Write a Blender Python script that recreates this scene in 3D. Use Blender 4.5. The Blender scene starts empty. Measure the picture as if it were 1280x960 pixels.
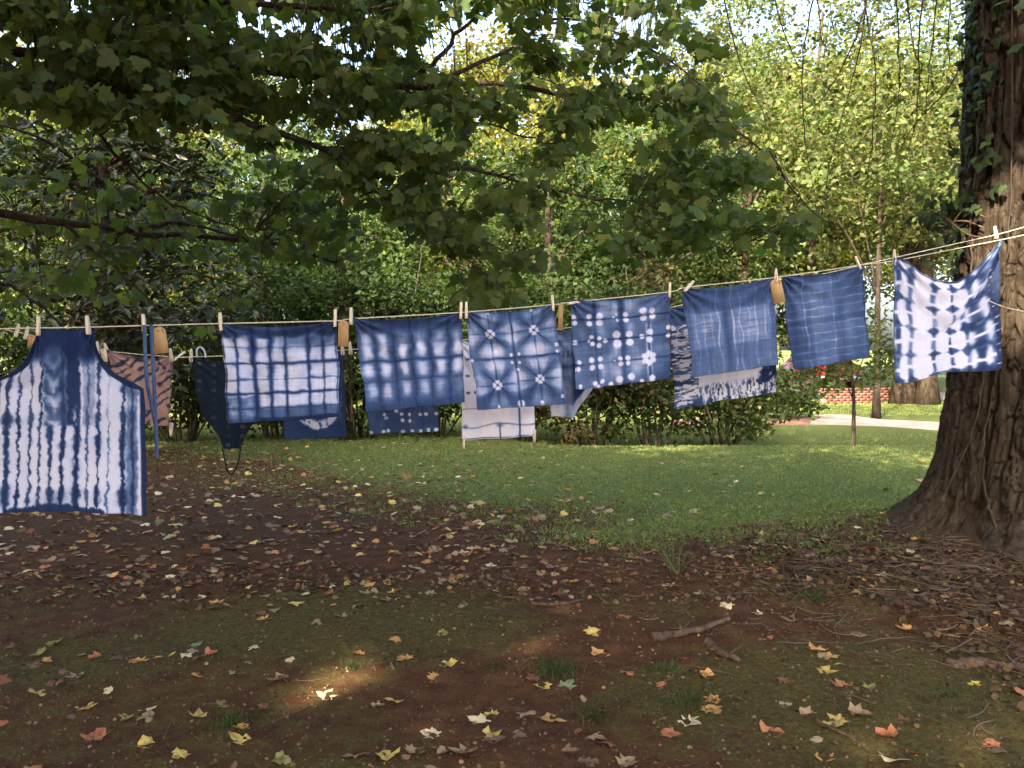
import bpy, math, random
import numpy as np
from mathutils import Vector, Matrix

random.seed(7)
RNG = np.random.default_rng(11)
SC = bpy.context.scene
COL = SC.collection
R = math.radians

# ------------------------------------------------------------------ camera, sky, sun, exposure
CAMZ, FPX, PITCH = 1.6, 1065.0, math.atan(40 / 1065.0)
cam_d = bpy.data.cameras.new("camera")
cam = bpy.data.objects.new("camera", cam_d)
COL.objects.link(cam)
cam.location = (0, 0, CAMZ)
cam.rotation_euler = (math.pi / 2 - PITCH, 0, 0)
cam_d.sensor_width = 36
cam_d.lens = FPX / 1280 * 36
cam_d.clip_start = 0.05
cam_d.clip_end = 2000
SC.camera = cam

SUN_DIR = Vector((-0.42, -0.70, 0.58)).normalized()      # towards the sun
SUN_EL = math.asin(SUN_DIR.z)
world = bpy.data.worlds.new("World")
SC.world = world
world.use_nodes = True
wn = world.node_tree
wn.nodes.clear()
sky = wn.nodes.new("ShaderNodeTexSky")
sky.sky_type = 'NISHITA'
sky.sun_disc = False
sky.sun_elevation = SUN_EL
sky.sun_rotation = math.atan2(SUN_DIR.x, SUN_DIR.y)
sky.air_density = 0.8
sky.dust_density = 6.0
sky.ozone_density = 0.3
bg = wn.nodes.new("ShaderNodeBackground")
bg.inputs[1].default_value = 0.15
wo = wn.nodes.new("ShaderNodeOutputWorld")
wn.links.new(sky.outputs[0], bg.inputs[0])
wn.links.new(bg.outputs[0], wo.inputs[0])

sun_d = bpy.data.lights.new("sun", 'SUN')
sun_d.energy = 4.0
sun_d.angle = R(0.55)
sun_d.color = (1.0, 0.86, 0.66)
sun = bpy.data.objects.new("sun", sun_d)
COL.objects.link(sun)
sun.rotation_euler = SUN_DIR.to_track_quat('Z', 'Y').to_euler()
sun.location = SUN_DIR * 60

SC.view_settings.view_transform = 'Standard'
SC.view_settings.look = 'None'
SC.view_settings.gamma = 1
SC.view_settings.exposure = 2.9
SC.cycles.use_denoising = True
SC.cycles.max_bounces = 7
SC.cycles.diffuse_bounces = 4
SC.cycles.glossy_bounces = 2
SC.cycles.transmission_bounces = 4
SC.cycles.transparent_max_bounces = 4
SC.cycles.sample_clamp_indirect = 6
SC.cycles.caustics_reflective = False
SC.cycles.caustics_refractive = False


# ------------------------------------------------------------------ projection helpers (pixels of the 1280x960 photograph -> points)
CP, SP = math.cos(PITCH), math.sin(PITCH)


def P(px, py, Y):
    a = (np.asarray(px, float) - 640) / FPX
    b = (480 - np.asarray(py, float)) / FPX
    dx, dy, dz = a, CP + b * SP, -SP + b * CP
    t = np.asarray(Y, float) / dy
    return np.stack(np.broadcast_arrays(dx * t, dy * t, CAMZ + dz * t), -1)


def proj(p):
    p = np.asarray(p, float)
    x, y, z = p[..., 0], p[..., 1], p[..., 2] - CAMZ
    d = y * CP - z * SP
    u = y * SP + z * CP
    d = np.where(d < 0.05, 0.05, d)
    return 640 + FPX * x / d, 480 - FPX * u / d, d


# ------------------------------------------------------------------ noise in numpy
def _h(xi, yi, seed):
    h = (xi * 374761393 + yi * 668265263 + seed * 144665251) & 0xffffffff
    h = ((h ^ (h >> 13)) * 1274126177) & 0xffffffff
    return (h ^ (h >> 16)) / 4294967295.0


def vn(x, y, seed=0):
    x, y = np.broadcast_arrays(np.asarray(x, float), np.asarray(y, float))
    xi, yi = np.floor(x).astype(np.int64), np.floor(y).astype(np.int64)
    fx, fy = x - xi, y - yi
    fx, fy = fx * fx * (3 - 2 * fx), fy * fy * (3 - 2 * fy)
    a, b = _h(xi, yi, seed), _h(xi + 1, yi, seed)
    c, d = _h(xi, yi + 1, seed), _h(xi + 1, yi + 1, seed)
    return (a + (b - a) * fx) * (1 - fy) + (c + (d - c) * fx) * fy


def fbm(x, y, seed=0, oct=4):
    s, a, t = 0, 0.5, 0
    for k in range(oct):
        s = s + a * vn(x * 2 ** k + 17.3 * k, y * 2 ** k - 9.1 * k, seed + k)
        t += a
        a *= 0.5
    return s / t


def sm(x, a, b):
    t = np.clip((x - a) / (b - a), 0, 1)
    return t * t * (3 - 2 * t)


def G(x, c, w):
    return np.exp(-((x - c) / w) ** 2)


# ------------------------------------------------------------------ terrain
TX, TY = 4.10, 6.6          # axis of the big trunk on the ground


def gz(x, y):
    x, y = np.asarray(x, float), np.asarray(y, float)
    z = 0.34 * np.exp(-((x - TX - .3) / 2.3) ** 2 - ((y - TY + .1) / 1.7) ** 2)
    z = z + 0.05 * (fbm(x * .5 + 3, y * .5, 5, 3) - .5) + 0.05 * (fbm(x * 2.1, y * 2.1, 9, 3) - .5) * sm(y, 14, 9)
    z = z - 0.20 * sm(y, 14.3, 15.6) * sm(x, -1, 3) + .22 * sm(y, 15.6, 19) * sm(x, -1, 3) + .10 * sm(y, 19, 23) * sm(x, -1, 3)
    z = z + 0.004 * np.maximum(y - 30, 0)
    return z


def GP(px, py):
    """point of the ground seen at a pixel"""
    Y = 6.0
    for _ in range(30):
        q = P(px, py, Y)
        g = float(gz(q[0], q[1]))
        b = (480 - py) / FPX
        slope = (-SP + b * CP) / (CP + b * SP)
        Yn = (g - CAMZ) / slope if slope < -1e-4 else 80
        Y = 0.5 * Y + 0.5 * min(max(Yn, 1), 120)
    q = P(px, py, Y)
    return np.array([q[0], q[1], float(gz(q[0], q[1]))])


# ------------------------------------------------------------------ mesh helpers
def mk(name, V, F, mat=None, parent=None, col=None, smooth=False, attr=None):
    """V (n,3); F an (m,k) array or a list of such arrays -> ONE mesh object"""
    me = bpy.data.meshes.new(name)
    V = np.asarray(V, np.float32).reshape(-1, 3)
    Fs = F if isinstance(F, (list, tuple)) else [F]
    Fs = [np.asarray(f, np.int32) for f in Fs if len(f)]
    tot = np.concatenate([np.full(len(f), f.shape[1], np.int32) for f in Fs])
    loops = np.concatenate([f.ravel() for f in Fs])
    start = np.concatenate([[0], np.cumsum(tot)[:-1]]).astype(np.int32)
    me.vertices.add(len(V))
    me.vertices.foreach_set("co", V.ravel())
    me.loops.add(len(loops))
    me.loops.foreach_set("vertex_index", loops)
    me.polygons.add(len(tot))
    me.polygons.foreach_set("loop_start", start)
    me.polygons.foreach_set("loop_total", tot)
    if smooth:
        me.polygons.foreach_set("use_smooth", np.ones(len(tot), bool))
    if col is not None:
        c = np.ones((len(V), 4), np.float32)
        c[:, :3] = np.asarray(col)[:, :3] if np.ndim(col) == 2 else np.asarray(col)
        a = me.color_attributes.new("Col", 'FLOAT_COLOR', 'POINT')
        a.data.foreach_set("color", c.ravel())
    me.update(calc_edges=True)
    me.validate(clean_customdata=False)
    if mat:
        me.materials.append(mat)
    return link(name, me, parent)


def link(name, data, parent=None, loc=None):
    o = bpy.data.objects.new(name, data)
    COL.objects.link(o)
    if parent is not None:
        o.parent = parent
        if parent.location.length > 0:          # geometry is in world coordinates
            o.matrix_parent_inverse = Matrix.Translation(parent.location).inverted()
    if loc is not None:
        o.location = loc
    return o


def thing(name, label, cat, loc=(0, 0, 0), group=None):
    o = bpy.data.objects.new(name, None)
    o.empty_display_size = .1
    COL.objects.link(o)
    o.location = Vector([float(c) for c in loc])
    return tag(o, label, cat, group)


def tag(o, label=None, cat=None, group=None, kind=None):
    if label:
        o["label"] = label
    if cat:
        o["category"] = cat
    if group:
        o["group"] = group
    if kind:
        o["kind"] = kind
    return o


def copy_tree(o, parent=None):
    c = o.copy()
    COL.objects.link(c)
    if parent is not None:
        c.parent = parent
    for ch in list(o.children):
        copy_tree(ch, c)
    return c


class MB:
    """collects pieces into one mesh"""
    def __init__(s):
        s.V, s.T, s.Q, s.n, s.C = [], [], [], 0, []

    def add(s, V, T=None, Q=None, col=None):
        V = np.asarray(V, float).reshape(-1, 3)
        if T is not None and len(T):
            s.T.append(np.asarray(T) + s.n)
        if Q is not None and len(Q):
            s.Q.append(np.asarray(Q) + s.n)
        s.V.append(V)
        s.C.append(np.broadcast_to(np.asarray(col if col is not None else (.5, .5, .5), float), (len(V), 3)))
        s.n += len(V)
        return s

    def tube(s, pts, rad, sides=6, col=None, cap=True):
        pts = np.asarray(pts, float)
        n = len(pts)
        rad = np.broadcast_to(np.asarray(rad, float), (n,))
        t = np.gradient(pts, axis=0)
        t /= np.linalg.norm(t, axis=1)[:, None] + 1e-9
        up = np.array([0, 0, 1.]) if abs(t[:, 2]).mean() < .8 else np.array([0, 1., 0])
        a = np.cross(t, up)
        a /= np.linalg.norm(a, axis=1)[:, None] + 1e-9
        b = np.cross(t, a)
        th = np.arange(sides) * 2 * math.pi / sides
        V = pts[:, None] + rad[:, None, None] * (np.cos(th)[None, :, None] * a[:, None] + np.sin(th)[None, :, None] * b[:, None])
        i = np.arange(n - 1)[:, None] * sides
        j = np.arange(sides)[None]
        k = (j + 1) % sides
        Q = np.stack([i + j, i + k, i + sides + k, i + sides + j], -1).reshape(-1, 4)
        V = V.reshape(-1, 3)
        T = None
        if cap:
            V = np.concatenate([V, pts[:1], pts[-1:]])
            jj = np.arange(sides)
            kk = (jj + 1) % sides
            T = np.concatenate([np.stack([kk, jj, np.full(sides, n * sides)], -1),
                                np.stack([(n - 1) * sides + jj, (n - 1) * sides + kk, np.full(sides, n * sides + 1)], -1)])
        return s.add(V, T, Q, col)

    def box(s, c, size, rot=None, col=None, taper=1.0):
        h = np.asarray(size, float) / 2
        V = np.array([[x, y, z] for z in (-1, 1) for y in (-1, 1) for x in (-1, 1)], float)
        V[V[:, 2] > 0, :2] *= taper
        V = V * h
        if rot is not None:
            V = V @ np.asarray(rot).T
        V = V + np.asarray(c, float)
        Q = [[0, 2, 3, 1], [4, 5, 7, 6], [0, 1, 5, 4], [2, 6, 7, 3], [0, 4, 6, 2], [1, 3, 7, 5]]
        return s.add(V, None, Q, col)

    def build(s, name, mat, parent=None, smooth=False, colored=False):
        V = np.concatenate(s.V)
        F = []
        if s.T:
            F.append(np.concatenate(s.T))
        if s.Q:
            F.append(np.concatenate(s.Q))
        return mk(name, V, F, mat, parent, np.concatenate(s.C) if colored else None, smooth)


def rotz(a):
    return np.array([[math.cos(a), -math.sin(a), 0], [math.sin(a), math.cos(a), 0], [0, 0, 1]])


def unit(v):
    return v / (np.linalg.norm(v, axis=-1, keepdims=True) + 1e-9)


def rvec(n):
    return unit(RNG.normal(size=(n, 3)))


def smooth_path(pts, n=16):
    """Catmull-Rom through points"""
    p = np.asarray(pts, float)
    p = np.concatenate([2 * p[:1] - p[1:2], p, 2 * p[-1:] - p[-2:-1]])
    out = []
    segs = len(p) - 3
    m = max(2, n // segs)
    for i in range(segs):
        t = np.linspace(0, 1, m, endpoint=False)[:, None]
        a, b, c, d = p[i:i + 4]
        out.append(.5 * (2 * b + (c - a) * t + (2 * a - 5 * b + 4 * c - d) * t ** 2 + (3 * b - a - 3 * c + d) * t ** 3))
    out.append(p[-2:-1])
    return np.concatenate(out)


# ------------------------------------------------------------------ materials
def mat_new(name):
    m = bpy.data.materials.new(name)
    m.use_nodes = True
    nt = m.node_tree
    nt.nodes.clear()
    out = nt.nodes.new("ShaderNodeOutputMaterial")
    return m, nt, out


def N(nt, t, **kw):
    n = nt.nodes.new("ShaderNode" + t)
    for k, v in kw.items():
        if k.startswith("i_"):
            k = k[2:]
            n.inputs[int(k) if k.isdigit() else k.replace("_", " ")].default_value = v
        else:
            setattr(n, k, v)
    return n


def leaf_mat(name, trans=.35, rough=.45, spec=.35, tcol=(1.3, 1.35, .55)):
    m, nt, out = mat_new(name)
    at = N(nt, "Attribute", attribute_name="Col")
    geo = N(nt, "NewGeometry")
    mixc = N(nt, "MixRGB", blend_type='MULTIPLY')
    mixc.inputs[0].default_value = 1
    ramp = N(nt, "MapRange", i_3=.75, i_4=1.25)
    nt.links.new(geo.outputs["Random Per Island"], ramp.inputs[0])
    nt.links.new(at.outputs[0], mixc.inputs[1])
    nt.links.new(ramp.outputs[0], mixc.inputs[2])
    pb = N(nt, "BsdfPrincipled")
    pb.inputs["Roughness"].default_value = rough
    pb.inputs["Specular IOR Level"].default_value = spec
    nt.links.new(mixc.outputs[0], pb.inputs["Base Color"])
    tr = N(nt, "BsdfTranslucent")
    mt = N(nt, "MixRGB", blend_type='MULTIPLY')
    mt.inputs[0].default_value = 1
    mt.inputs[2].default_value = (*tcol, 1)
    nt.links.new(mixc.outputs[0], mt.inputs[1])
    nt.links.new(mt.outputs[0], tr.inputs[0])
    ms = N(nt, "MixShader")
    ms.inputs[0].default_value = trans
    nt.links.new(pb.outputs[0], ms.inputs[1])
    nt.links.new(tr.outputs[0], ms.inputs[2])
    nt.links.new(ms.outputs[0], out.inputs[0])
    return m


def plain_mat(name, c1, c2=None, scale=8.0, rough=.8, spec=.25, bump=.0, bscale=60., stretch=(1, 1, 1), metal=0.0):
    m, nt, out = mat_new(name)
    pb = N(nt, "BsdfPrincipled")
    pb.inputs["Roughness"].default_value = rough
    pb.inputs["Specular IOR Level"].default_value = spec
    pb.inputs["Metallic"].default_value = metal
    tc = N(nt, "TexCoord")
    mp = N(nt, "Mapping")
    mp.inputs["Scale"].default_value = stretch
    nt.links.new(tc.outputs["Object"], mp.inputs[0])
    nz = N(nt, "TexNoise")
    nz.inputs["Scale"].default_value = scale
    nz.inputs["Detail"].default_value = 6
    nt.links.new(mp.outputs[0], nz.inputs[0])
    mr = N(nt, "MapRange", i_1=.3, i_2=.7)
    nt.links.new(nz.outputs[0], mr.inputs[0])
    mx = N(nt, "MixRGB")
    mx.inputs[1].default_value = (*c1, 1)
    mx.inputs[2].default_value = (*(c2 or c1), 1)
    nt.links.new(mr.outputs[0], mx.inputs[0])
    nt.links.new(mx.outputs[0], pb.inputs["Base Color"])
    if bump:
        n2 = N(nt, "TexNoise")
        n2.inputs["Scale"].default_value = bscale
        n2.inputs["Detail"].default_value = 4
        nt.links.new(mp.outputs[0], n2.inputs[0])
        bp = N(nt, "Bump")
        bp.inputs["Strength"].default_value = bump
        bp.inputs["Distance"].default_value = .01
        nt.links.new(n2.outputs[0], bp.inputs["Height"])
        nt.links.new(bp.outputs[0], pb.inputs["Normal"])
    nt.links.new(pb.outputs[0], out.inputs[0])
    return m


def cloth_mat(name):
    m, nt, out = mat_new(name)
    at = N(nt, "Attribute", attribute_name="Col")
    tc = N(nt, "TexCoord")
    nz = N(nt, "TexNoise")
    nz.inputs["Scale"].default_value = 320
    nz.inputs["Detail"].default_value = 2
    nt.links.new(tc.outputs["Object"], nz.inputs[0])
    mr = N(nt, "MapRange", i_1=.25, i_2=.75, i_3=.86, i_4=1.14)
    nt.links.new(nz.outputs[0], mr.inputs[0])
    mx = N(nt, "MixRGB", blend_type='MULTIPLY')
    mx.inputs[0].default_value = 1
    nt.links.new(at.outputs[0], mx.inputs[1])
    nt.links.new(mr.outputs[0], mx.inputs[2])
    n3 = N(nt, "TexNoise")
    n3.inputs["Scale"].default_value = 9
    n3.inputs["Detail"].default_value = 3
    n3.inputs["Distortion"].default_value = .6
    nt.links.new(tc.outputs["Object"], n3.inputs[0])
    b0 = N(nt, "Bump")
    b0.inputs["Strength"].default_value = .35
    b0.inputs["Distance"].default_value = .02
    nt.links.new(n3.outputs[0], b0.inputs["Height"])
    bp = N(nt, "Bump")
    bp.inputs["Strength"].default_value = .25
    bp.inputs["Distance"].default_value = .002
    nt.links.new(nz.outputs[0], bp.inputs["Height"])
    nt.links.new(b0.outputs[0], bp.inputs["Normal"])
    pb = N(nt, "BsdfPrincipled")
    pb.inputs["Roughness"].default_value = .9
    pb.inputs["Specular IOR Level"].default_value = .1
    pb.inputs["Sheen Weight"].default_value = .1
    nt.links.new(mx.outputs[0], pb.inputs["Base Color"])
    nt.links.new(bp.outputs[0], pb.inputs["Normal"])
    tr = N(nt, "BsdfTranslucent")
    nt.links.new(mx.outputs[0], tr.inputs[0])
    ms = N(nt, "MixShader")
    ms.inputs[0].default_value = .18
    nt.links.new(pb.outputs[0], ms.inputs[1])
    nt.links.new(tr.outputs[0], ms.inputs[2])
    nt.links.new(ms.outputs[0], out.inputs[0])
    return m


def bark_mat(name, c1, c2, c3):
    m, nt, out = mat_new(name)
    pb = N(nt, "BsdfPrincipled")
    pb.inputs["Roughness"].default_value = .9
    pb.inputs["Specular IOR Level"].default_value = .15
    tc = N(nt, "TexCoord")
    mp = N(nt, "Mapping")
    mp.inputs["Scale"].default_value = (9, 9, 1.6)
    nt.links.new(tc.outputs["Object"], mp.inputs[0])
    nz = N(nt, "TexNoise")
    nz.inputs["Scale"].default_value = 2.2
    nz.inputs["Detail"].default_value = 8
    nz.inputs["Roughness"].default_value = .65
    nt.links.new(mp.outputs[0], nz.inputs[0])
    cr = N(nt, "ValToRGB")
    cr.color_ramp.elements[0].position = .32
    cr.color_ramp.elements[0].color = (*c1, 1)
    cr.color_ramp.elements[1].position = .68
    cr.color_ramp.elements[1].color = (*c3, 1)
    e = cr.color_ramp.elements.new(.5)
    e.color = (*c2, 1)
    nt.links.new(nz.outputs[0], cr.inputs[0])
    nt.links.new(cr.outputs[0], pb.inputs["Base Color"])
    n2 = N(nt, "TexNoise")
    n2.inputs["Scale"].default_value = 11
    n2.inputs["Detail"].default_value = 6
    n2.inputs["Roughness"].default_value = .7
    nt.links.new(mp.outputs[0], n2.inputs[0])
    b0 = N(nt, "Bump")
    b0.inputs["Strength"].default_value = .9
    b0.inputs["Distance"].default_value = .012
    nt.links.new(n2.outputs[0], b0.inputs["Height"])
    bp = N(nt, "Bump")
    bp.inputs["Strength"].default_value = .9
    bp.inputs["Distance"].default_value = .03
    nt.links.new(nz.outputs[0], bp.inputs["Height"])
    nt.links.new(b0.outputs[0], bp.inputs["Normal"])
    nt.links.new(bp.outputs[0], pb.inputs["Normal"])
    # pale lichen specks
    n3 = N(nt, "TexNoise")
    n3.inputs["Scale"].default_value = 26
    n3.inputs["Detail"].default_value = 5
    nt.links.new(tc.outputs["Object"], n3.inputs[0])
    mr = N(nt, "MapRange", i_1=.60, i_2=.72, i_3=0.0, i_4=.45)
    nt.links.new(n3.outputs[0], mr.inputs[0])
    mx = N(nt, "MixRGB")
    mx.inputs[2].default_value = (c3[0] * 1.9, c3[1] * 2.1, c3[2] * 1.9, 1)
    nt.links.new(mr.outputs[0], mx.inputs[0])
    nt.links.new(cr.outputs[0], mx.inputs[1])
    nt.links.new(mx.outputs[0], pb.inputs["Base Color"])
    nt.links.new(pb.outputs[0], out.inputs[0])
    return m


def ground_mat():
    """soil, moss, lawn and litter, from the zone weights stored on the ground sheet, broken up by noise"""
    m, nt, out = mat_new("ground")
    at = N(nt, "Attribute", attribute_name="Col")
    sep = N(nt, "SeparateColor")
    nt.links.new(at.outputs[0], sep.inputs[0])
    tc = N(nt, "TexCoord")

    def noise(scale, detail=6, dist=0, rough=.6):
        n = N(nt, "TexNoise")
        n.inputs["Scale"].default_value = scale
        n.inputs["Detail"].default_value = detail
        n.inputs["Distortion"].default_value = dist
        n.inputs["Roughness"].default_value = rough
        nt.links.new(tc.outputs["Object"], n.inputs[0])
        return n.outputs[0]

    def ramp(src, stops):
        c = N(nt, "ValToRGB")
        el = c.color_ramp.elements
        while len(el) < len(stops):
            el.new(.5)
        for e, (p, col) in zip(el, stops):
            e.position = p
            e.color = (*col, 1)
        nt.links.new(src, c.inputs[0])
        return c.outputs[0]

    def math_(op, a, b):
        n = N(nt, "Math", operation=op)
        for k, v in ((0, a), (1, b)):
            if isinstance(v, (int, float)):
                n.inputs[k].default_value = v
            else:
                nt.links.new(v, n.inputs[k])
        return n.outputs[0]

    def thresh(w, nz, lo=.4, hi=.6, amp=.9):
        s = math_('ADD', w, math_('MULTIPLY', math_('SUBTRACT', nz, .5), amp))
        r = N(nt, "MapRange", i_1=lo, i_2=hi)
        r.interpolation_type = 'SMOOTHSTEP'
        nt.links.new(s, r.inputs[0])
        return r.outputs[0]

    def mix(f, a, b):
        n = N(nt, "MixRGB")
        for k, v in ((0, f), (1, a), (2, b)):
            nt.links.new(v, n.inputs[k])
        return n.outputs[0]

    big, mid, fine, vfine = noise(1.3, 5), noise(7, 7, .4), noise(38, 5), noise(150, 3)
    soil = ramp(mid, [(.25, (.042, .018, .008)), (.5, (.074, .032, .0135)), (.75, (.118, .058, .026))])
    moss = ramp(fine, [(.25, (.036, .026, .008)), (.5, (.068, .053, .014)), (.75, (.108, .088, .026))])
    lawn = ramp(fine, [(.25, (.05, .060, .016)), (.5, (.09, .11, .03)), (.75, (.13, .155, .05))])
    litter = ramp(fine, [(.25, (.026, .013, .007)), (.5, (.056, .030, .015)), (.75, (.115, .070, .036))])
    c = mix(thresh(sep.outputs[2], mid), soil, litter)
    c = mix(thresh(sep.outputs[1], mid, .3, .75, 1.3), c, moss)
    grain = math_('ADD', math_('MULTIPLY', mid, .5), math_('MULTIPLY', fine, .5))
    c = mix(thresh(sep.outputs[0], grain, .3, .75, 1.7), c, lawn)
    pb = N(nt, "BsdfPrincipled")
    pb.inputs["Roughness"].default_value = .95
    pb.inputs["Specular IOR Level"].default_value = .12
    nt.links.new(c, pb.inputs["Base Color"])
    h = math_('ADD', math_('MULTIPLY', fine, .6), math_('MULTIPLY', vfine, .4))
    bp = N(nt, "Bump")
    bp.inputs["Strength"].default_value = .8
    bp.inputs["Distance"].default_value = .035
    nt.links.new(h, bp.inputs["Height"])
    nt.links.new(bp.outputs[0], pb.inputs["Normal"])
    nt.links.new(pb.outputs[0], out.inputs[0])
    return m


M_LEAF = leaf_mat("maple_leaf", .48, .6, .18, (1.5, 1.55, .6))
M_FAR = leaf_mat("tree_leaf", .45, .65, .15)
M_GLOSS = leaf_mat("glossy_leaf", .18, .38, .4)
M_IVY = leaf_mat("ivy_leaf", .2, .6, .15)
M_GRASS = leaf_mat("grass_blade", .3, .6, .2)
M_DRY = leaf_mat("dry_leaf", .15, .7, .2, (1.1, 1.0, .8))
M_CLOTH = cloth_mat("dyed_cotton")
M_BARK = bark_mat("bark", (.017, .012, .0078), (.038, .0275, .018), (.072, .053, .037))
M_TWIG = bark_mat("twig_bark", (.03, .022, .016), (.055, .042, .03), (.09, .07, .05))
M_WOOD = plain_mat("pin_wood", (.62, .5, .36), (.74, .63, .48), 40, .7, .25, .1, 120, (1, 1, .1))
M_STEEL = plain_mat("steel_wire", (.35, .35, .36), None, 5, .35, .5, metal=1.0)
M_KRAFT = plain_mat("kraft_card", (.40, .25, .115), (.45, .29, .14), 30, .85, .2, .1, 200)
M_RED = plain_mat("eyelet_ring", (.42, .16, .08), None, 5, .7)
M_ROPE = plain_mat("cotton_rope", (.55, .48, .34), (.66, .59, .44), 90, .9, .1, .4, 250)
M_TIE = plain_mat("indigo_tape", (.05, .085, .17), (.085, .13, .24), 60, .9, .1, .2, 300)
M_NAVY = plain_mat("navy_hem", (.018, .03, .085), (.035, .055, .13), 50, .9, .1, .2, 300)
M_DARKTIE = plain_mat("dark_tape", (.012, .014, .02), None, 50, .9, .1)
M_STICK = bark_mat("dead_wood", (.045, .028, .018), (.10, .064, .042), (.16, .105, .07))


# ------------------------------------------------------------------ leaf templates: base at the origin, tip at (0,1,0)
def maple_template(ring=False):
    half = [(.0, .0), (.22, -.10), (.33, .02), (.50, .10), (.45, .27), (.60, .58), (.40, .55), (.27, .56), (.25, .76)]
    pts = half + [(0, 1.0)] + [(-x, y) for x, y in half[:0:-1]]
    o = np.array([(x, y, 0) for x, y in pts])
    c = np.array([0, .3, 0])
    n = len(o)
    i = np.arange(n)
    j = (i + 1) % n
    if not ring:
        V = np.concatenate([[c], o])
        r = np.linalg.norm(V[:, :2] - c[:2], axis=1)
        V[:, 2] = -.28 * r ** 2 + .16 * np.abs(V[:, 0])
        return V, np.stack([np.zeros(n, int), i + 1, j + 1], -1)
    mid = c + (o - c) * .55
    V = np.concatenate([[c], mid, o])
    T = np.concatenate([np.stack([np.zeros(n, int), i + 1, j + 1], -1),
                        np.stack([i + 1, i + 1 + n, j + 1 + n], -1),
                        np.stack([i + 1, j + 1 + n, j + 1], -1)])
    return V, T


T_MAPLE = maple_template()
T_LANCE = (np.array([(0, 0, 0), (-.15, .35, .05), (.15, .35, .05), (0, .4, 0), (-.14, .66, .03), (.14, .66, .03), (0, 1, -.12)], float),
           np.array([(0, 3, 1), (0, 2, 3), (1, 3, 4), (3, 2, 5), (4, 3, 6), (3, 5, 6)]))
T_RHOMB = (np.array([(0, 0, 0), (-.3, .45, .06), (.3, .45, .06), (0, 1, -.08)], float), np.array([(0, 3, 1), (0, 2, 3)]))
T_IVY = (np.array([(0, 0, 0), (-.3, -.12, -.03), (-.5, .2, -.06), (-.25, .42, 0), (0, .95, -.1), (.25, .42, 0), (.5, .2, -.06), (.3, -.12, -.03), (0, .3, .05)], float),
         np.array([(8, 0, 1), (8, 1, 2), (8, 2, 3), (8, 3, 4), (8, 4, 5), (8, 5, 6), (8, 6, 7), (8, 7, 0)])[:, ::-1])
T_BLADE = (np.array([(-.5, 0, 0), (.5, 0, 0), (.35, .55, .03), (-.35, .55, .03), (0, 1, .18)], float), np.array([(0, 1, 2), (0, 2, 3), (3, 2, 4)]))
T_GRASS = (np.array([(-.5, 0, 0), (.5, 0, 0), (0, 1, .1)], float), np.array([(0, 1, 2)]))
T_OVAL = (np.array([(0, 0, 0), (-.33, .3, .04), (-.3, .7, .03), (0, 1, -.05), (.3, .7, .03), (.33, .3, .04)], float), np.array([(0, 5, 1), (1, 5, 4), (1, 4, 2), (2, 4, 3)]))


def frames(tip, nrm):
    y = unit(tip)
    x = unit(np.cross(y, nrm))
    z = np.cross(x, y)
    return x, y, z


def leaf_verts(tm, pos, tip, nrm, size, width=None):
    V = tm[0]
    x, y, z = frames(tip, nrm)
    size = np.broadcast_to(np.asarray(size, float), (len(pos),))
    w = size if width is None else np.broadcast_to(np.asarray(width, float), (len(pos),))
    return (pos[:, None] + (w[:, None] * V[None, :, 0])[..., None] * x[:, None]
            + (size[:, None] * V[None, :, 1])[..., None] * y[:, None] + (size[:, None] * V[None, :, 2])[..., None] * z[:, None])


def leaves(name, tm, pos, tip, nrm, size, col, mat, parent=None, width=None):
    n, k = len(pos), len(tm[0])
    if n == 0:
        return None
    V = leaf_verts(tm, pos, tip, nrm, size, width).reshape(-1, 3)
    F = (tm[1][None] + (np.arange(n) * k)[:, None, None]).reshape(-1, 3)
    c = np.repeat(np.broadcast_to(np.asarray(col, float), (n, 3)), k, axis=0)
    return mk(name, V, F, mat, parent, c)


def palette(n, pal, jit=.15):
    pal = np.asarray(pal, float)
    c = pal[RNG.integers(0, len(pal), n)]
    return np.clip(c * (1 + RNG.normal(0, jit, (n, 1))) * (1 + RNG.normal(0, jit * .4, (n, 3))), .004, .9)


def leaf_orient(n, down=.5, flat=.6, tilt=1.0):
    tip = unit(RNG.normal(size=(n, 3)) * np.array([1, 1, .5]) - np.array([0, 0, down]))
    nrm = unit(np.array([0, 0, flat]) + RNG.normal(size=(n, 3)) * tilt)
    return tip, nrm


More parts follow.
